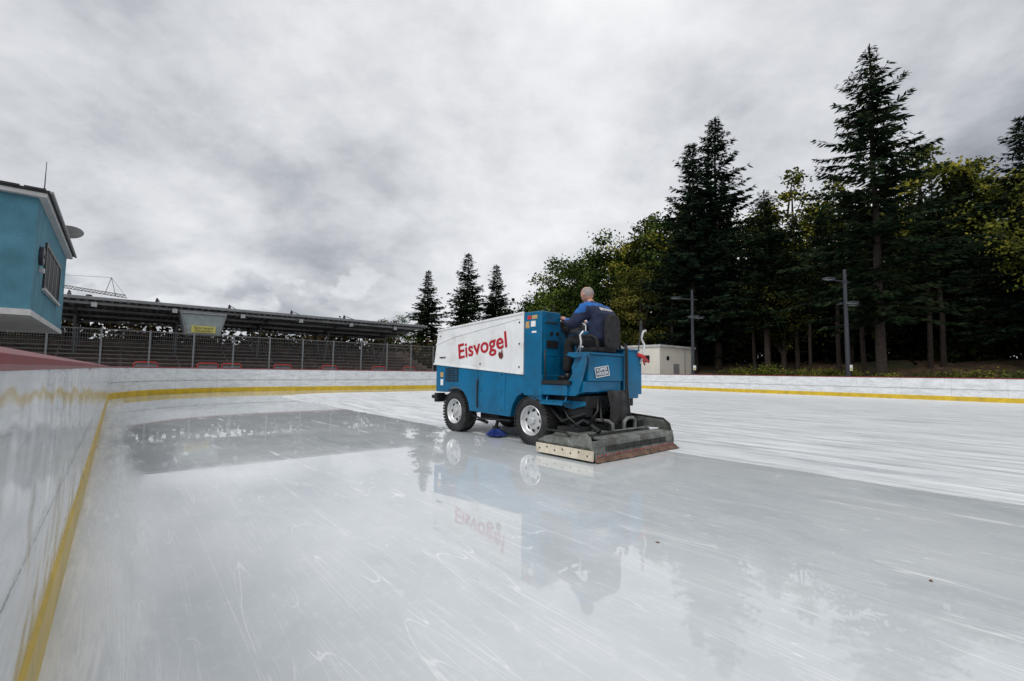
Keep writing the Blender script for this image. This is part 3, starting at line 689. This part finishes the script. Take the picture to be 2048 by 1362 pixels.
# ------------------------------------------------------------ lamp posts
def lamp_post(Mw,src=None):
    if src:
        e=empty('street_lamp',Mw)
        for k_ in src.keys(): e[k_]=src[k_]
        for c in src.children:
            o=c.copy(); col.objects.link(o); o.parent=e
        return e
    e=empty('street_lamp',Mw,label='tall dark grey lamp post with three floodlight heads beside rink boards',cat='street lamp',group='lamp posts beside the rink')
    d=MB(); d.tube([(0,0,-.1),(0,0,1.2),(0,0,1.22),(0,0,7.7)],[.17,.17,.14,.09],14); d.obj('pole',e,M['pole'],smooth='auto')
    d=MB(); d.tube([(-1.3,0,6.95),(.45,0,6.95)],.04,8); d.box(-.09,.09,-.09,.09,6.85,7.05); d.obj('crossarm',e,M['pole'])
    d=MB(); d.tube([(0,-.5,5.6),(0,.5,5.6)],.04,8); d.tube([(-.5,.0,5.6),(.9,.0,5.6)],.035,8); d.obj('crossarm',e,M['pole'])
    for (x,y,z) in ((-1.35,0,7.0),(.6,0,5.55),(-.2,-.55,5.55)):
        d=MB(); d.prism([(x-.42,z-.03),(x-.3,z+.07),(x+.25,z+.10),(x+.35,z+.02),(x+.3,z-.04)],y-.17,y+.17,0); d.box(x-.35,x+.2,y-.14,y+.14,z-.065,z-.041,mi=1)
        d.obj('lamp_head',e,[M['pole'],M['lampglass']],.02)
    d=MB(); d.box(-.12,.12,-.19,-.182,1.5,1.85,mi=0); d.box(-.08,.08,-.193,-.191,1.53,1.68,mi=1); d.obj('notice_plate',e,[M['wtxt'],M['yellow']])
    return e
L1=lamp_post(Matrix.Translation(W(7.5,33.4,0))@Matrix.Rotation(math.radians(20),4,'Z'))
bpy.context.view_layer.update()
lamp_post(Matrix.Translation(W(17.3,33.4,0))@Matrix.Rotation(math.radians(12),4,'Z'),L1)
# ------------------------------------------------------------ hut
def RM(s,n,z=0): return Matrix.Translation(W(s,n,z))@Matrix.Rotation(RA,4,'Z')
h=empty('utility_hut',RM(21.4,35.5),label='cream plastered flat roofed utility hut behind the boards',cat='hut')
d=MB(); d.box(0,4.2,-6,0,-.2,3.55); d.obj('wall',h,M['cream'])
d=MB(); d.box(-.12,4.32,-6.12,.12,3.55,3.72); d.obj('roof',h,M['fascia'],.01)
d=MB(); d.box(-.04,-.003,-3.2,-2.2,0,2.1); d.obj('door',h,M['door'],.01)
for a in ((1.0,1.6,.003,.04,2.2,2.8),(2.6,3.2,.003,.04,2.2,2.8),(-.03,-.003,-1.5,-1.1,2.4,2.75)): MB().box(*a).obj('window',h,M['glass'])
d=MB(); d.tube([(-.05,-4.2,0),(-.05,-4.2,3.5)],.05,8); d.obj('drainpipe',h,M['door'])
# ------------------------------------------------------------ blue box building
b=empty('blue_control_building',RM(14.3,-1.5),label='blue rendered raised control room with white fascia overlooking the rink',cat='building')
d=MB(); d.box(0,7.4,0.0,5.0,2.36,4.84); d.obj('wall',b,M['render_blue'])
d=MB(); d.box(-.02,7.42,-.02,5.02,2.23,2.36); d.obj('base_band',b,M['fascia'])
d=MB(); d.box(.3,7.1,1.6,4.9,-.1,2.23); d.obj('support_wall',b,M['fascia'])
d=MB(); d.prism([(-.14,4.84),(7.5,4.84),(7.5,4.94),(-.14,4.94)],-.14,5.2,0); d.prism([(-.18,4.94),(7.55,4.94),(7.55,5.0),(-.18,5.0)],-.18,5.26,1)
ro=d.obj('roof',b,[M['fascia'],M['darkroof']],.01)
d=MB(); d.box(-.2,7.6,-.24,-.183,4.92,4.99,mi=0); d.obj('gutter',ro,M['door'],.02)
d=MB()
for k_ in range(14): d.box(-.21,-.182,-.1+.38*k_,.22+.38*k_,4.97,5.02)
d.obj('roof_tile_edge',ro,M['darkroof'],.01)
wn=empty('window',None,b)
d=MB()
x0,x1,z0,z1=1.7,5.4,3.05,4.2
for a,b_,c,e in ((x0,x1,z1-.09,z1),(x0,x1,z0,z0+.09),(x0,x0+.09,z0+.09,z1-.09),(x1-.09,x1,z0+.09,z1-.09)): d.box(a,b_,-.04,-.002,c,e)
d.obj('frame',wn,M['black'])
d=MB()
for i in range(1,4): xx=x0+(x1-x0)*i/4; d.box(xx-.03,xx+.03,-.03,-.0225,z0+.09,z1-.09)
d.obj('glazing_bars',wn,M['door'])
d=MB(); d.box(x0+.09,x1-.09,-.02,-.003,z0+.09,z1-.09); d.obj('pane',wn,M['glass'])
d=MB(); d.box(x0-.1,x1+.1,-.08,-.002,z0-.06,z0-.003); d.obj('sill',wn,M['fascia'],.01)
d=MB(); d.tube([(.85,-.003,3.7),(.85,-.08,3.7)],.22,28); d.tube([(.85,-.0,3.7),(.85,-.10,3.7)],.05,12); d.obj('wall_speaker',b,M['pole'],.02)
d=MB(); d.box(.8,.92,-.10,-.003,3.30,3.42); d.obj('wall_lamp',b,M['lampglass'],.01)
d=MB(); d.tube([(.2,-.05,5.0),(.2,-.05,5.75)],[.012,.006],6); d.tube([(.2,-.05,5.0),(.2,-.05,5.13)],.03,8); d.obj('antenna',b,M['pole'])
d=MB(); dc=Vector((6.6,-.05,5.55)); dn=Vector((.36,.10,.92)).normalized(); rq=dn.to_track_quat('Z','Y').to_matrix()
vs=[];fs=[]
for i in range(7):
    for k_ in range(24):
        r=.38*i/6; t=2*math.pi*k_/24; vs.append(dc+rq@Vector((r*math.cos(t),r*math.sin(t),r*r*.35)))
for i in range(6):
    for k_ in range(24): fs.append((i*24+k_,i*24+(k_+1)%24,(i+1)*24+(k_+1)%24,(i+1)*24+k_))
d.add(vs,fs); d.tube([dc,(6.5,.2,4.98)],.025,8); d.tube([dc+rq@Vector((0,-.32,.08)),dc+rq@Vector((0,-.1,.3))],.012,6); d.obj('satellite_dish',b,M['dish'],smooth=True)
# ------------------------------------------------------------ fence at end
f=empty('wire_fence',RM(30,0),label='tall galvanised wire mesh fence on steel posts behind boards',cat='fence')
d=MB()
n0,n1=-14.,24.3
k_=n0
while k_<n1: d.box(-.003,.003,-k_-.004,-k_+.004,.1,3.0); k_+=.09
z=.15
while z<3.0: d.box(.004,.012,-n1,-n0,z,z+.012); z+=.2
for z in (1.15,2.98): d.box(-.02,.02,-n1,-n0,z,z+.035)
d.obj('wire_mesh',f,M['wire'])
pd=MB().box(-.036,.036,-.036,.036,-.1,3.06); pp=None
n_=3.1-1.87*9
while n_<n1+.1:
    if pp is None: pp=pd.obj('post',f,M['fence']); o=pp
    else: o=pp.copy(); col.objects.link(o); o.parent=f
    o.location=(-.06,-n_,0); n_+=1.87
# ------------------------------------------------------------ grandstand
g=empty('grandstand',RM(33,0),label='roofed grandstand with brown terraces and grey metal canopy',cat='grandstand')
pts=[(0,-.1),(0,.35)]
for i in range(9): pts+= [(i*.9+.9,.35+i*.26),(i*.9+.9,.61+i*.26)] if i<8 else [(i*.9+.9,.35+i*.26)]
pts+=[(8.1,-.1)]
MB().prism(pts,-22,16).obj('terrace',g,M['terrace'])
d=MB()
for i in range(8): d.box(.35+.9*i,.65+.9*i,-21,15,.35+.26*i+.25,.35+.26*i+.31)
for i in range(8):
    for j in range(13): d.box(.45+.9*i,.55+.9*i,-20.5+2.9*j,-20.4+2.9*j,.34+.26*i,.60+.26*i)
for j in range(13): d.tube([(7.9,-20.5+2.9*j,2.4),(7.9,-20.5+2.9*j,3.4)],.03,6)
for z in (2.9,3.4): d.tube([(7.9,-21,z),(7.9,15,z)],.03,6)
d.obj('bench_rows',g,M['bench'])
d=MB(); d.box(8.15,8.3,-22,16,0,3.0); d.obj('rear_wall',g,M['terrace'])
d=MB(); d.prism([(1.0,4.86),(1.0,4.98),(9,4.45),(9,4.33)],-19.6,16)
rf=d.obj('canopy',g,M['roofm'])
d=MB()
for i in range(100):
    y=-19.5+i*.354; d.prism([(1.15,4.845),(1.15,4.77),(8.9,4.245),(8.9,4.32)],y,y+.12)
for s_ in (1.2,3.6,6.0,8.4): zz=4.76-(s_-1)*.066; d.box(s_,s_+.12,-19.5,16,zz-.14,zz)
d.obj('canopy_ribs',rf,M['roofd'])
d=MB(); d.box(.82,.995,-19.8,16,4.82,5.0); d.obj('gutter',rf,M['fence'],.02)
for i in range(7):
    d=MB()
    y=-18+5.0*i
    d.tube([(6.3,y,.5),(4.8,y+.05,4.3)],.09,8); d.tube([(6.3,y,.5),(8.0,y,4.1)],.08,8)
    d.tube([(1.4,y,4.62),(8.8,y,4.17)],.07,8)
    d.obj('steel_column',g,M['fence'])
for i,c in enumerate((-8.7,-13.2,-17.4)):
    d=MB(); a=[(c+2.0*math.cos(t),4.75+.75*math.sin(t)) for t in [math.pi*k_/16 for k_ in range(17)]]
    d.prism(a,6.4,8.8,ax='x'); d.obj('skylight',rf,M['bright'],smooth='auto')
for c in (2.5,-2.0,-6.45,-10.95,-15.4): d=MB(); d.prism([(c-.45,4.45),(c+.05,6.1),(c+.12,6.1),(c+.5,4.45)],7.9,8.0,ax='x'); d.tube([(7.95,c,6.0),(3.0,c,4.95)],.03,6); d.obj('roof_fin',rf,M['pole'])
for i in range(9): MB().box(.9,1.05,-17+3.6*i,-16.75+3.6*i,4.45,4.7).obj('canopy_spotlight',rf,M['lampglass'])
bo=empty('glass_booth',RM(33.4,3.9),label='hanging glazed announcer booth with yellow sign under canopy',cat='booth')
d=MB(); pr=[(-1.15,4.45),(1.15,4.45),(.85,3.2),(-.85,3.2)]
d.prism(pr,.03,.06,ax='x'); d.prism(pr,1.0,1.03,ax='x'); d.obj('booth_glass',bo,pmat('booth_glass_grey',(.2,.24,.24),.1))
d=MB(); 
for a_,b2 in (((-1.15,4.45),(1.15,4.45)),((1.15,4.45),(.85,3.2)),((.85,3.2),(-.85,3.2)),((-.85,3.2),(-1.15,4.45))): 
    for x in (0.,1.06): d.tube([(x,a_[0],a_[1]),(x,b2[0],b2[1])],.05,6)
for p_ in pr: d.tube([(0,)+p_,(1.06,)+p_],.05,6)
d.box(0.0,1.1,-1.2,1.2,4.5,4.6); d.obj('booth_frame',bo,M['fence'])
d=MB(); d.box(-.08,-.04,-.62,.62,3.3,3.72); ys=d.obj('sign_board',bo,M['yellow'])
text('sign_lettering',"Sportpark\nNeukölln",.2,basis((0,-1,0),(0,0,1),(-.086,0,3.5)),ys,M['black'],1.0,.002)
br=None
for i,(s_,n_) in enumerate(((31.6,1.2),(31.5,4.0),(31.6,5.2),(31.5,8.0),(31.7,11.0),(31.6,14.5),(31.6,17))):
    Mw=RM(s_,n_)
    if br is None:
        br=empty('crowd_barrier',Mw,label='small red tubular barrier standing behind wire fence',cat='barrier',group='red barriers behind the fence')
        d=MB(); d.tube([(0,-.5,0),(0,-.5,1.35),(0,-.42,1.43),(0,.42,1.43),(0,.5,1.35),(0,.5,0)],.035,8); d.tube([(0,-.5,.7),(0,.5,.7)],.03,8)
        d.obj('barrier_frame',br,M['redp'],smooth=True)
        d=MB(); d.box(-.02,.02,-.45,.45,.8,1.3); d.obj('barrier_plate',br,M['fence'])
        srcb=br
    else:
        e=empty('crowd_barrier',Mw)
        for kk in srcb.keys(): e[kk]=srcb[kk]
        for c in srcb.children: o=c.copy(); col.objects.link(o); o.parent=e
cr=empty('tower_crane',Matrix.Translation((-92,98,0)),label='distant dark lattice construction crane above the canopy',cat='crane')
d=MB()
d.box(-.35,.35,-.35,.35,0,16.8)
A=Vector((-8,0,18.6)); B=Vector((8,0,16.2)); 
for o_ in ((0,-.35,0),(0,.35,0),(0,0,.6)): d.tube([A+Vector(o_),B+Vector(o_)],.06,4)
for i in range(20):
    p=A.lerp(B,i/20); q_=A.lerp(B,(i+1)/20); up_=Vector((0,0,.6)); d.tube([p+Vector((0,-.35,0)),q_+up_],.04,4); d.tube([p+up_,q_+Vector((0,.35,0))],.04,4)
d.obj('lattice_jib',cr,M['steel'])
d=MB(); d.tube([(3.4,0,17),(4.6,0,20.6),(5.8,0,16.6)],.07,4); d.tube([(4.6,0,20.6),(-8,0,21.2)],.03,4); d.tube([(4.6,0,20.6),(8,0,16.5)],.03,4); d.obj('tie_mast',cr,M['steel'])
# ------------------------------------------------------------ foliage
def leafmesh(name,C,D,L,Wd,mat):
    n=len(C); rv=NR.normal(size=(n,3)); s=np.cross(D,rv); s/=np.linalg.norm(s,axis=1)[:,None]+1e-9
    D=D/(np.linalg.norm(D,axis=1)[:,None]+1e-9)
    L=L[:,None]; Wd=Wd[:,None]
    V=np.stack([C,C+D*L*.45+s*Wd,C+D*L,C+D*L*.45-s*Wd],1).reshape(-1,3)
    me=bpy.data.meshes.new(name); me.vertices.add(4*n); me.vertices.foreach_set('co',V.astype(np.float32).ravel())
    me.loops.add(4*n); me.loops.foreach_set('vertex_index',np.arange(4*n,dtype=np.int32))
    me.polygons.add(n); me.polygons.foreach_set('loop_start',np.arange(0,4*n,4,dtype=np.int32))
    try: me.polygons.foreach_set('loop_total',np.full(n,4,dtype=np.int32))
    except Exception: pass
    me.update(calc_edges=True); me.validate(); me.materials.append(mat); return me
def spruce(Ht,Rm,cs,seed,mat,dens=1.0,gap=.25,pw=.85,jit=.35,lev=1.0,wd=1.0):
    r=random.Random(seed); tr=MB()
    bend=[(r.uniform(-.15,.15)*i/6,r.uniform(-.15,.15)*i/6,Ht*i/6-(.3 if i==0 else 0)) for i in range(7)]
    tr.tube(bend,[Ht*.013*(1-i/6.3)+.02 for i in range(7)],9)
    C=[];D=[];L=[];Wd=[]
    z=Ht*cs
    ph=r.random()*6
    while z<Ht*.985:
        t=(z-Ht*cs)/(Ht*(1-cs)); rad=Rm*((1-t)**pw)*(.55+.45*min(1,t*6+.45))
        mod=(1+.16*math.sin(z*1.1+ph)+.10*math.sin(z*2.7))
        nb=r.randint(5,8)
        a0=r.random()*6.28
        for k in range(nb):
            if r.random()<gap*(1-t*.7): continue
            a=a0+6.283*k/nb+r.uniform(-.35,.35); l=max(.3,min(rad*1.3,rad*mod*(1+r.uniform(-jit-.1,jit)+.15*math.sin(a*2+z*.4+ph)))); up=r.uniform(.05,.25)*(1+1.6*t); dr=r.uniform(.3,.55)*(1-.7*t)
            ca,sa=math.cos(a),math.sin(a)
            def pt(u): return (ca*l*u,sa*l*u,z+l*(up*u-dr*u*u+.18*u**4))
            if l>.8: tr.tube([pt(0),pt(.5),pt(.95)],[.035,.022,.008],3,cap=False)
            m=max(3,int(l/.21*dens))
            for i in range(m):
                u=.08+.92*(i+r.random())/m; p=pt(u)
                for side in (-1,1,0):
                    for q in range(2):
                        sl=r.uniform(.28,.68)*(1.05-.45*u)*(1 if side else .75)*min(1.2,.5+l*.3)
                        sp=side*r.uniform(.5,1.2)
                        dx=ca*.75-sa*sp; dy=sa*.75+ca*sp; dz=r.uniform(-.65,.15)
                        C.append((p[0]+r.uniform(-.06,.06),p[1]+r.uniform(-.06,.06),p[2]+r.uniform(-.07,.07))); D.append((dx,dy,dz)); L.append(sl*1.25); Wd.append(sl*r.uniform(.10,.19)*wd)
        z+=r.uniform(.22,.48)*(.62+Ht*.017)*lev
    for i in range(10): C.append((bend[-1][0],bend[-1][1],Ht*.97+i*.03)); D.append((r.uniform(-.4,.4),r.uniform(-.4,.4),1)); L.append(.4); Wd.append(.06)
    me=leafmesh('crown',np.array(C),np.array(D),np.array(L),np.array(Wd),mat)
    t=tr.obj('trunk',None,M['bark'],smooth='auto',fix=False); tm=t.data; bpy.data.objects.remove(t)
    return tm,me
def decid(Ht,Rx,cs,seed,mat,ncl=85,npl=150,ls=.30,sig=.62):
    r=random.Random(seed); tr=MB(); rs=np.random.RandomState(seed)
    tr.tube([(0,0,-.3),(r.uniform(-.2,.2),r.uniform(-.2,.2),Ht*.3),(r.uniform(-.5,.5),r.uniform(-.5,.5),Ht*.62),(r.uniform(-.6,.6),r.uniform(-.6,.6),Ht*.88)],[Ht*.017,Ht*.013,Ht*.008,.03],9)
    cz=Ht*(1+cs)/2; hz=Ht*(1-cs)/2; cl=[]
    lob=[(r.uniform(0,6.28),r.uniform(-.7,.8),r.uniform(.75,1.12)) for _ in range(9)]
    while len(cl)<ncl:
        u=rs.normal(size=3); u/=np.linalg.norm(u); a=math.atan2(u[1],u[0])
        k=1.0
        for la,lz,lk in lob:
            dd=math.acos(max(-1,min(1,math.cos(a-la)*math.sqrt(max(0,1-u[2]**2))*math.sqrt(1-lz*lz)+u[2]*lz)))
            if dd<.6: k*=lk
        q=rs.uniform(.35,1)**.6
        p=np.array([u[0]*Rx*q*k,u[1]*Rx*q*k,cz+u[2]*hz*q*k*.95])
        if p[2]<Ht*cs*.9: continue
        cl.append(p)
    cl=np.array(cl)
    for p in cl[:22]:
        b=np.array([0,0,max(Ht*cs*.7,p[2]-Rx*.9)]); mid=(b+p)/2+np.array([0,0,.25]); tr.tube([b,mid,p],[Ht*.005,Ht*.003,.02],4,cap=False)
    C=[]
    for p in cl:
        s=sig*rs.uniform(.6,1.3); n=int(npl*rs.uniform(.5,1.3)); C.append(p+rs.normal(size=(n,3))*s*np.array([1,1,.6]))
    C=np.concatenate(C); n=len(C); D=rs.normal(size=(n,3)); D[:,2]-=.4
    L=rs.uniform(.6,1.2,n)*ls; me=leafmesh('crown',C,D,L,L*.32,mat)
    t=tr.obj('trunk',None,M['barkl'],smooth='auto',fix=False); tm=t.data; bpy.data.objects.remove(t)
    return tm,me
def plant(name,var,x,y,sc_,rot,label,cat,group,sxy=None,z=None):
    e=empty(name,Matrix.Translation((x,y,hw(x,y) if z is None else z))@Matrix.Rotation(rot,4,'Z')@Matrix.Diagonal(((sxy or sc_),(sxy or sc_),sc_,1)),label=label,cat=cat,group=group)
    for nm_,me in (('trunk',var[0]),('crown',var[1])):
        o=bpy.data.objects.new(nm_,me); col.objects.link(o); o.parent=e
    return e
SP_A=spruce(24.6,5.3,.20,11,M['needle'],.95,.33,.74,.40,1.12)
SP_B=spruce(22,4.2,.14,23,M['needle2'],.95,.24,.64,.40,1.05)
SP_C=spruce(18,3.7,.06,31,M['needle'],.85,.10,.8,.3,.98,1.15)
SP_D=spruce(20,3.6,.26,47,M['needle'],.9,.28,.65,.4,1.08)
G='trees in the wood beside the rink'
plant('spruce_tree',SP_A,25.2,31,1.01,2.1,'very tall dark spruce with bare lower trunk beside lamp post','tree',G)
plant('spruce_tree',SP_B,20.9,46,26.3/22,1.0,'tall dense spruce rising above the wood','tree',G,sxy=1.2)
plant('spruce_tree',SP_B,18.7,46.5,24.2/22,2.9,'tall dense spruce rising above the wood','tree',G,sxy=1.2)
for x,y,hh,v,b0 in ((22.5,40,17,SP_D,20),(34.8,30,17.5,SP_B,22),(29,42,14,SP_C,18),(26.3,44,13.5,SP_D,20),(35,38,14,SP_C,18),(38.5,38,17,SP_D,20),(21,47,16,SP_C,18),(40,34,15,SP_C,18),(37.5,31.5,15,SP_B,22)):
    plant('spruce_tree',v,x,y,hh/b0,R.random()*6,'dark spruce with drooping branches standing in the wood','tree',G,sxy=hh/b0*1.15)
for x,y,hh,v,b0 in ((-12.2,65,15.8,SP_C,18),(-6.5,65,18.4,SP_C,18),(-2.4,66,16.9,SP_C,18)):
    plant('spruce_tree',v,x,y,hh/b0,R.random()*6,'pointed dark spruce standing behind the rink','tree','spruces behind the rink',sxy=hh/b0*1.25)
DG=decid(17,4.8,.12,3,M['leafg'],105,140,.36,.62)
DY=decid(20,4.4,.16,5,M['leafy'],100,130,.34,.62)
DB=decid(18,4.6,.12,8,M['leafb'],100,130,.35,.62)
DT=decid(18,3.6,.35,13,M['leafy'],60,70,.26,.55)
for v,b0,x,y,hh,lb in ((DG,17,8.6,60,16.8,'green'),(DG,17,13,58,17.6,'green'),(DY,20,16.6,55,19,'yellow'),(DG,17,19.8,55,19.6,'green'),(DY,20,21.5,54,20.5,'yellow'),(DY,20,29.5,48,21.5,'yellow'),(DY,20,33,46,19.5,'yellow'),(DY,20,38.5,41,21.5,'yellow'),(DY,20,42.5,41,20,'yellow'),(DT,18,32.6,27,15.2,'yellow'),
    (DG,17,3.8,70,13,'green'),(DG,17,.5,72,11.5,'green'),(DG,17,6,64,12.5,'green'),(DG,17,-15.5,60,8.8,'green'),(DG,17,10.8,54,13,'green'),(DB,18,25,50,17,'brown'),(DB,18,14.5,50,13,'brown'),(DB,18,44,45,16,'brown'),(DB,18,31.5,39,12,'brown'),(DB,18,24.5,41,11.5,'brown'),(DG,17,-4.5,70,8.5,'green'),(DB,18,-9.5,66,7,'brown'),(DG,17,-.5,66,8.5,'green')):
    plant('deciduous_tree',v,x,y,hh/b0,R.random()*6,{'green':'broad green leafy tree at the edge of the wood','brown':'brown green autumn tree in the wood','yellow':'tree with yellow autumn leaves in the wood'}[lb],'tree','leafy trees in the wood',sxy=hh/b0*1.15)
tv=MB(); tv.tube([(0,0,-.3),(.1,.05,4),(-.05,.1,8),(.05,0,13)],[.2,.17,.13,.05],8)
rr_=random.Random(3)
for i in range(26):
    a=rr_.uniform(.08,.5); z=rr_.uniform(2.5,12); an=rr_.random()*6.28; tv.tube([(0,0,z),(math.cos(an)*1.1,math.sin(an)*1.1,z+.2)],[.03,.008],3,cap=False)
t=tv.obj('trunk',None,M['bark'],smooth='auto',fix=False); TT=t.data; bpy.data.objects.remove(t)
SC=spruce(14,1.9,.50,91,M['needle'],.8,.3,.6)
for i in range(14):
    n_=rr_.uniform(41,49); s_=rr_.uniform(-6,26); p=W(s_,n_)
    k_=rr_.uniform(.7,1.0)
    if s_>19 and n_<43.5: n_+=4; p=W(s_,n_)
    plant('pine_tree',(TT,SC[1]),p.x,p.y,k_,rr_.random()*6,'slender pine with bare trunk in the shaded wood','tree','slender pines in the wood')
def mass(name,pts,hf,depth,n,ls,mat,label,cat,kind='stuff',seed=1,z0=0.,pw=.9):
    rs=np.random.RandomState(seed); seg=[Vector(p) for p in pts]; ll=[0]
    for a,b2 in zip(seg,seg[1:]): ll.append(ll[-1]+(b2-a).length)
    C=[]
    ncl=n//60
    for i in range(ncl):
        u=rs.uniform(0,ll[-1]); k=max(j for j in range(len(seg)-1) if ll[j]<=u); t=(u-ll[k])/(ll[k+1]-ll[k]); p=seg[k].lerp(seg[k+1],t)
        d_=(seg[k+1]-seg[k]).normalized(); nn=Vector((-d_.y,d_.x,0)); p=p+nn*rs.uniform(-depth,depth)
        h=hf(u); z=hw(p.x,p.y)+z0+ (h-z0)*rs.uniform(0,1)**pw
        C.append(np.array([p.x,p.y,z])+rs.normal(size=(60,3))*np.array([.9,.9,.7])*ls*2.2)
    C=np.concatenate(C); D=rs.normal(size=C.shape); L=rs.uniform(.6,1.2,len(C))*ls
    me=leafmesh(name,C,D,L,L*.36,mat); o=bpy.data.objects.new(name,me); col.objects.link(o); tag(o,label,cat,None,kind); return o
hf=lambda u: 9.0+2.5*math.sin(u*.21)+1.5*math.sin(u*.57+1)+.8*math.sin(u*1.3)
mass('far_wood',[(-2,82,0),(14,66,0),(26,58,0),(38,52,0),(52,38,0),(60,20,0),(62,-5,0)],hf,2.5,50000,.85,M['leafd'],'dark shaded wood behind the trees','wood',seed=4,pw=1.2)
mass('undergrowth',[W(20,42.5),W(17,41),W(8,39.5),W(-8,39.5),W(-20,40)],lambda u:.45+.5*abs(math.sin(u*.5))+.3*math.sin(u*1.7),1.6,16000,.18,M['leafb'],'low autumn undergrowth on the bank','undergrowth',seed=6)
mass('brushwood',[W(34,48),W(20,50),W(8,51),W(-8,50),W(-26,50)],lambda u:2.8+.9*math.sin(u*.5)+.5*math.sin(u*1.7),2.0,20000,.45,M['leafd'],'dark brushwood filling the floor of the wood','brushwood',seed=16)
mass('hedge',[W(43.5,-20),W(43.5,6),W(43.5,30),W(40,44)],lambda u:3.9+.5*math.sin(u*.4)+.3*math.sin(u*1.1),.9,52000,.36,M['leafh'],'brownish autumn hedge behind the grandstand','hedge',seed=8)
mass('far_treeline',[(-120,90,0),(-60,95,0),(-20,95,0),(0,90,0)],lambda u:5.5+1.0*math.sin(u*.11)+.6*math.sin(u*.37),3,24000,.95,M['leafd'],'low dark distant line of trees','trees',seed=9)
def shrub(seed,mat):
    rs=np.random.RandomState(seed); C=[]
    for i in range(26):
        a=rs.uniform(0,6.28); r_=rs.uniform(0,.9); z=rs.uniform(.2,1.5); C.append(np.array([r_*math.cos(a),r_*math.sin(a),z])+rs.normal(size=(60,3))*.2)
    C=np.concatenate(C); D=rs.normal(size=C.shape); L=rs.uniform(.08,.18,len(C))
    return leafmesh('foliage',C,D,L,L*.35,mat)
S1,S2=shrub(1,M['leafy']),shrub(2,M['leafg'])
for i in range(16):
    s_=(15.5,14,12.2,11.4,9.8,4.5,3.5,2.2,.8,-.5,13.2,-7,-3,6.2,-5,8.5)[i]; n_=37.3+rr_.uniform(0,2.5); p=W(s_,n_)
    o=bpy.data.objects.new('shrub',(S1,S2)[i%3==2]); col.objects.link(o); o.matrix_world=Matrix.Translation((p.x,p.y,hw(p.x,p.y)-.1))@Matrix.Rotation(rr_.random()*6,4,'Z')@Matrix.Diagonal((rr_.uniform(.8,1.3),rr_.uniform(.8,1.2),rr_.uniform(.9,1.4),1))
    tag(o,'low leafy shrub with yellowing leaves at the foot of the bank','shrub','shrubs on the bank')
lm=MB(); lm.add([(-.03,0,.006),(-.01,.018,.012),(.02,.014,.006),(.035,0,.014),(.015,-.018,.005),(-.012,-.016,.01)],[(0,1,2,3,4,5)]); lf=None
for x,y in ((2.35,2.62),(1.0,3.15)):
    if lf is None: o=lm.obj('fallen_leaf',None,M['dead'],fix=False); lf=o
    else: o=lf.copy(); col.objects.link(o)
    o.location=(x,y,0); o.rotation_euler=(0,0,x*3); k_=.5; o.scale=(k_,k_,k_); tag(o,'small dry brown leaf lying on the ice','leaf','fallen leaves on the ice')
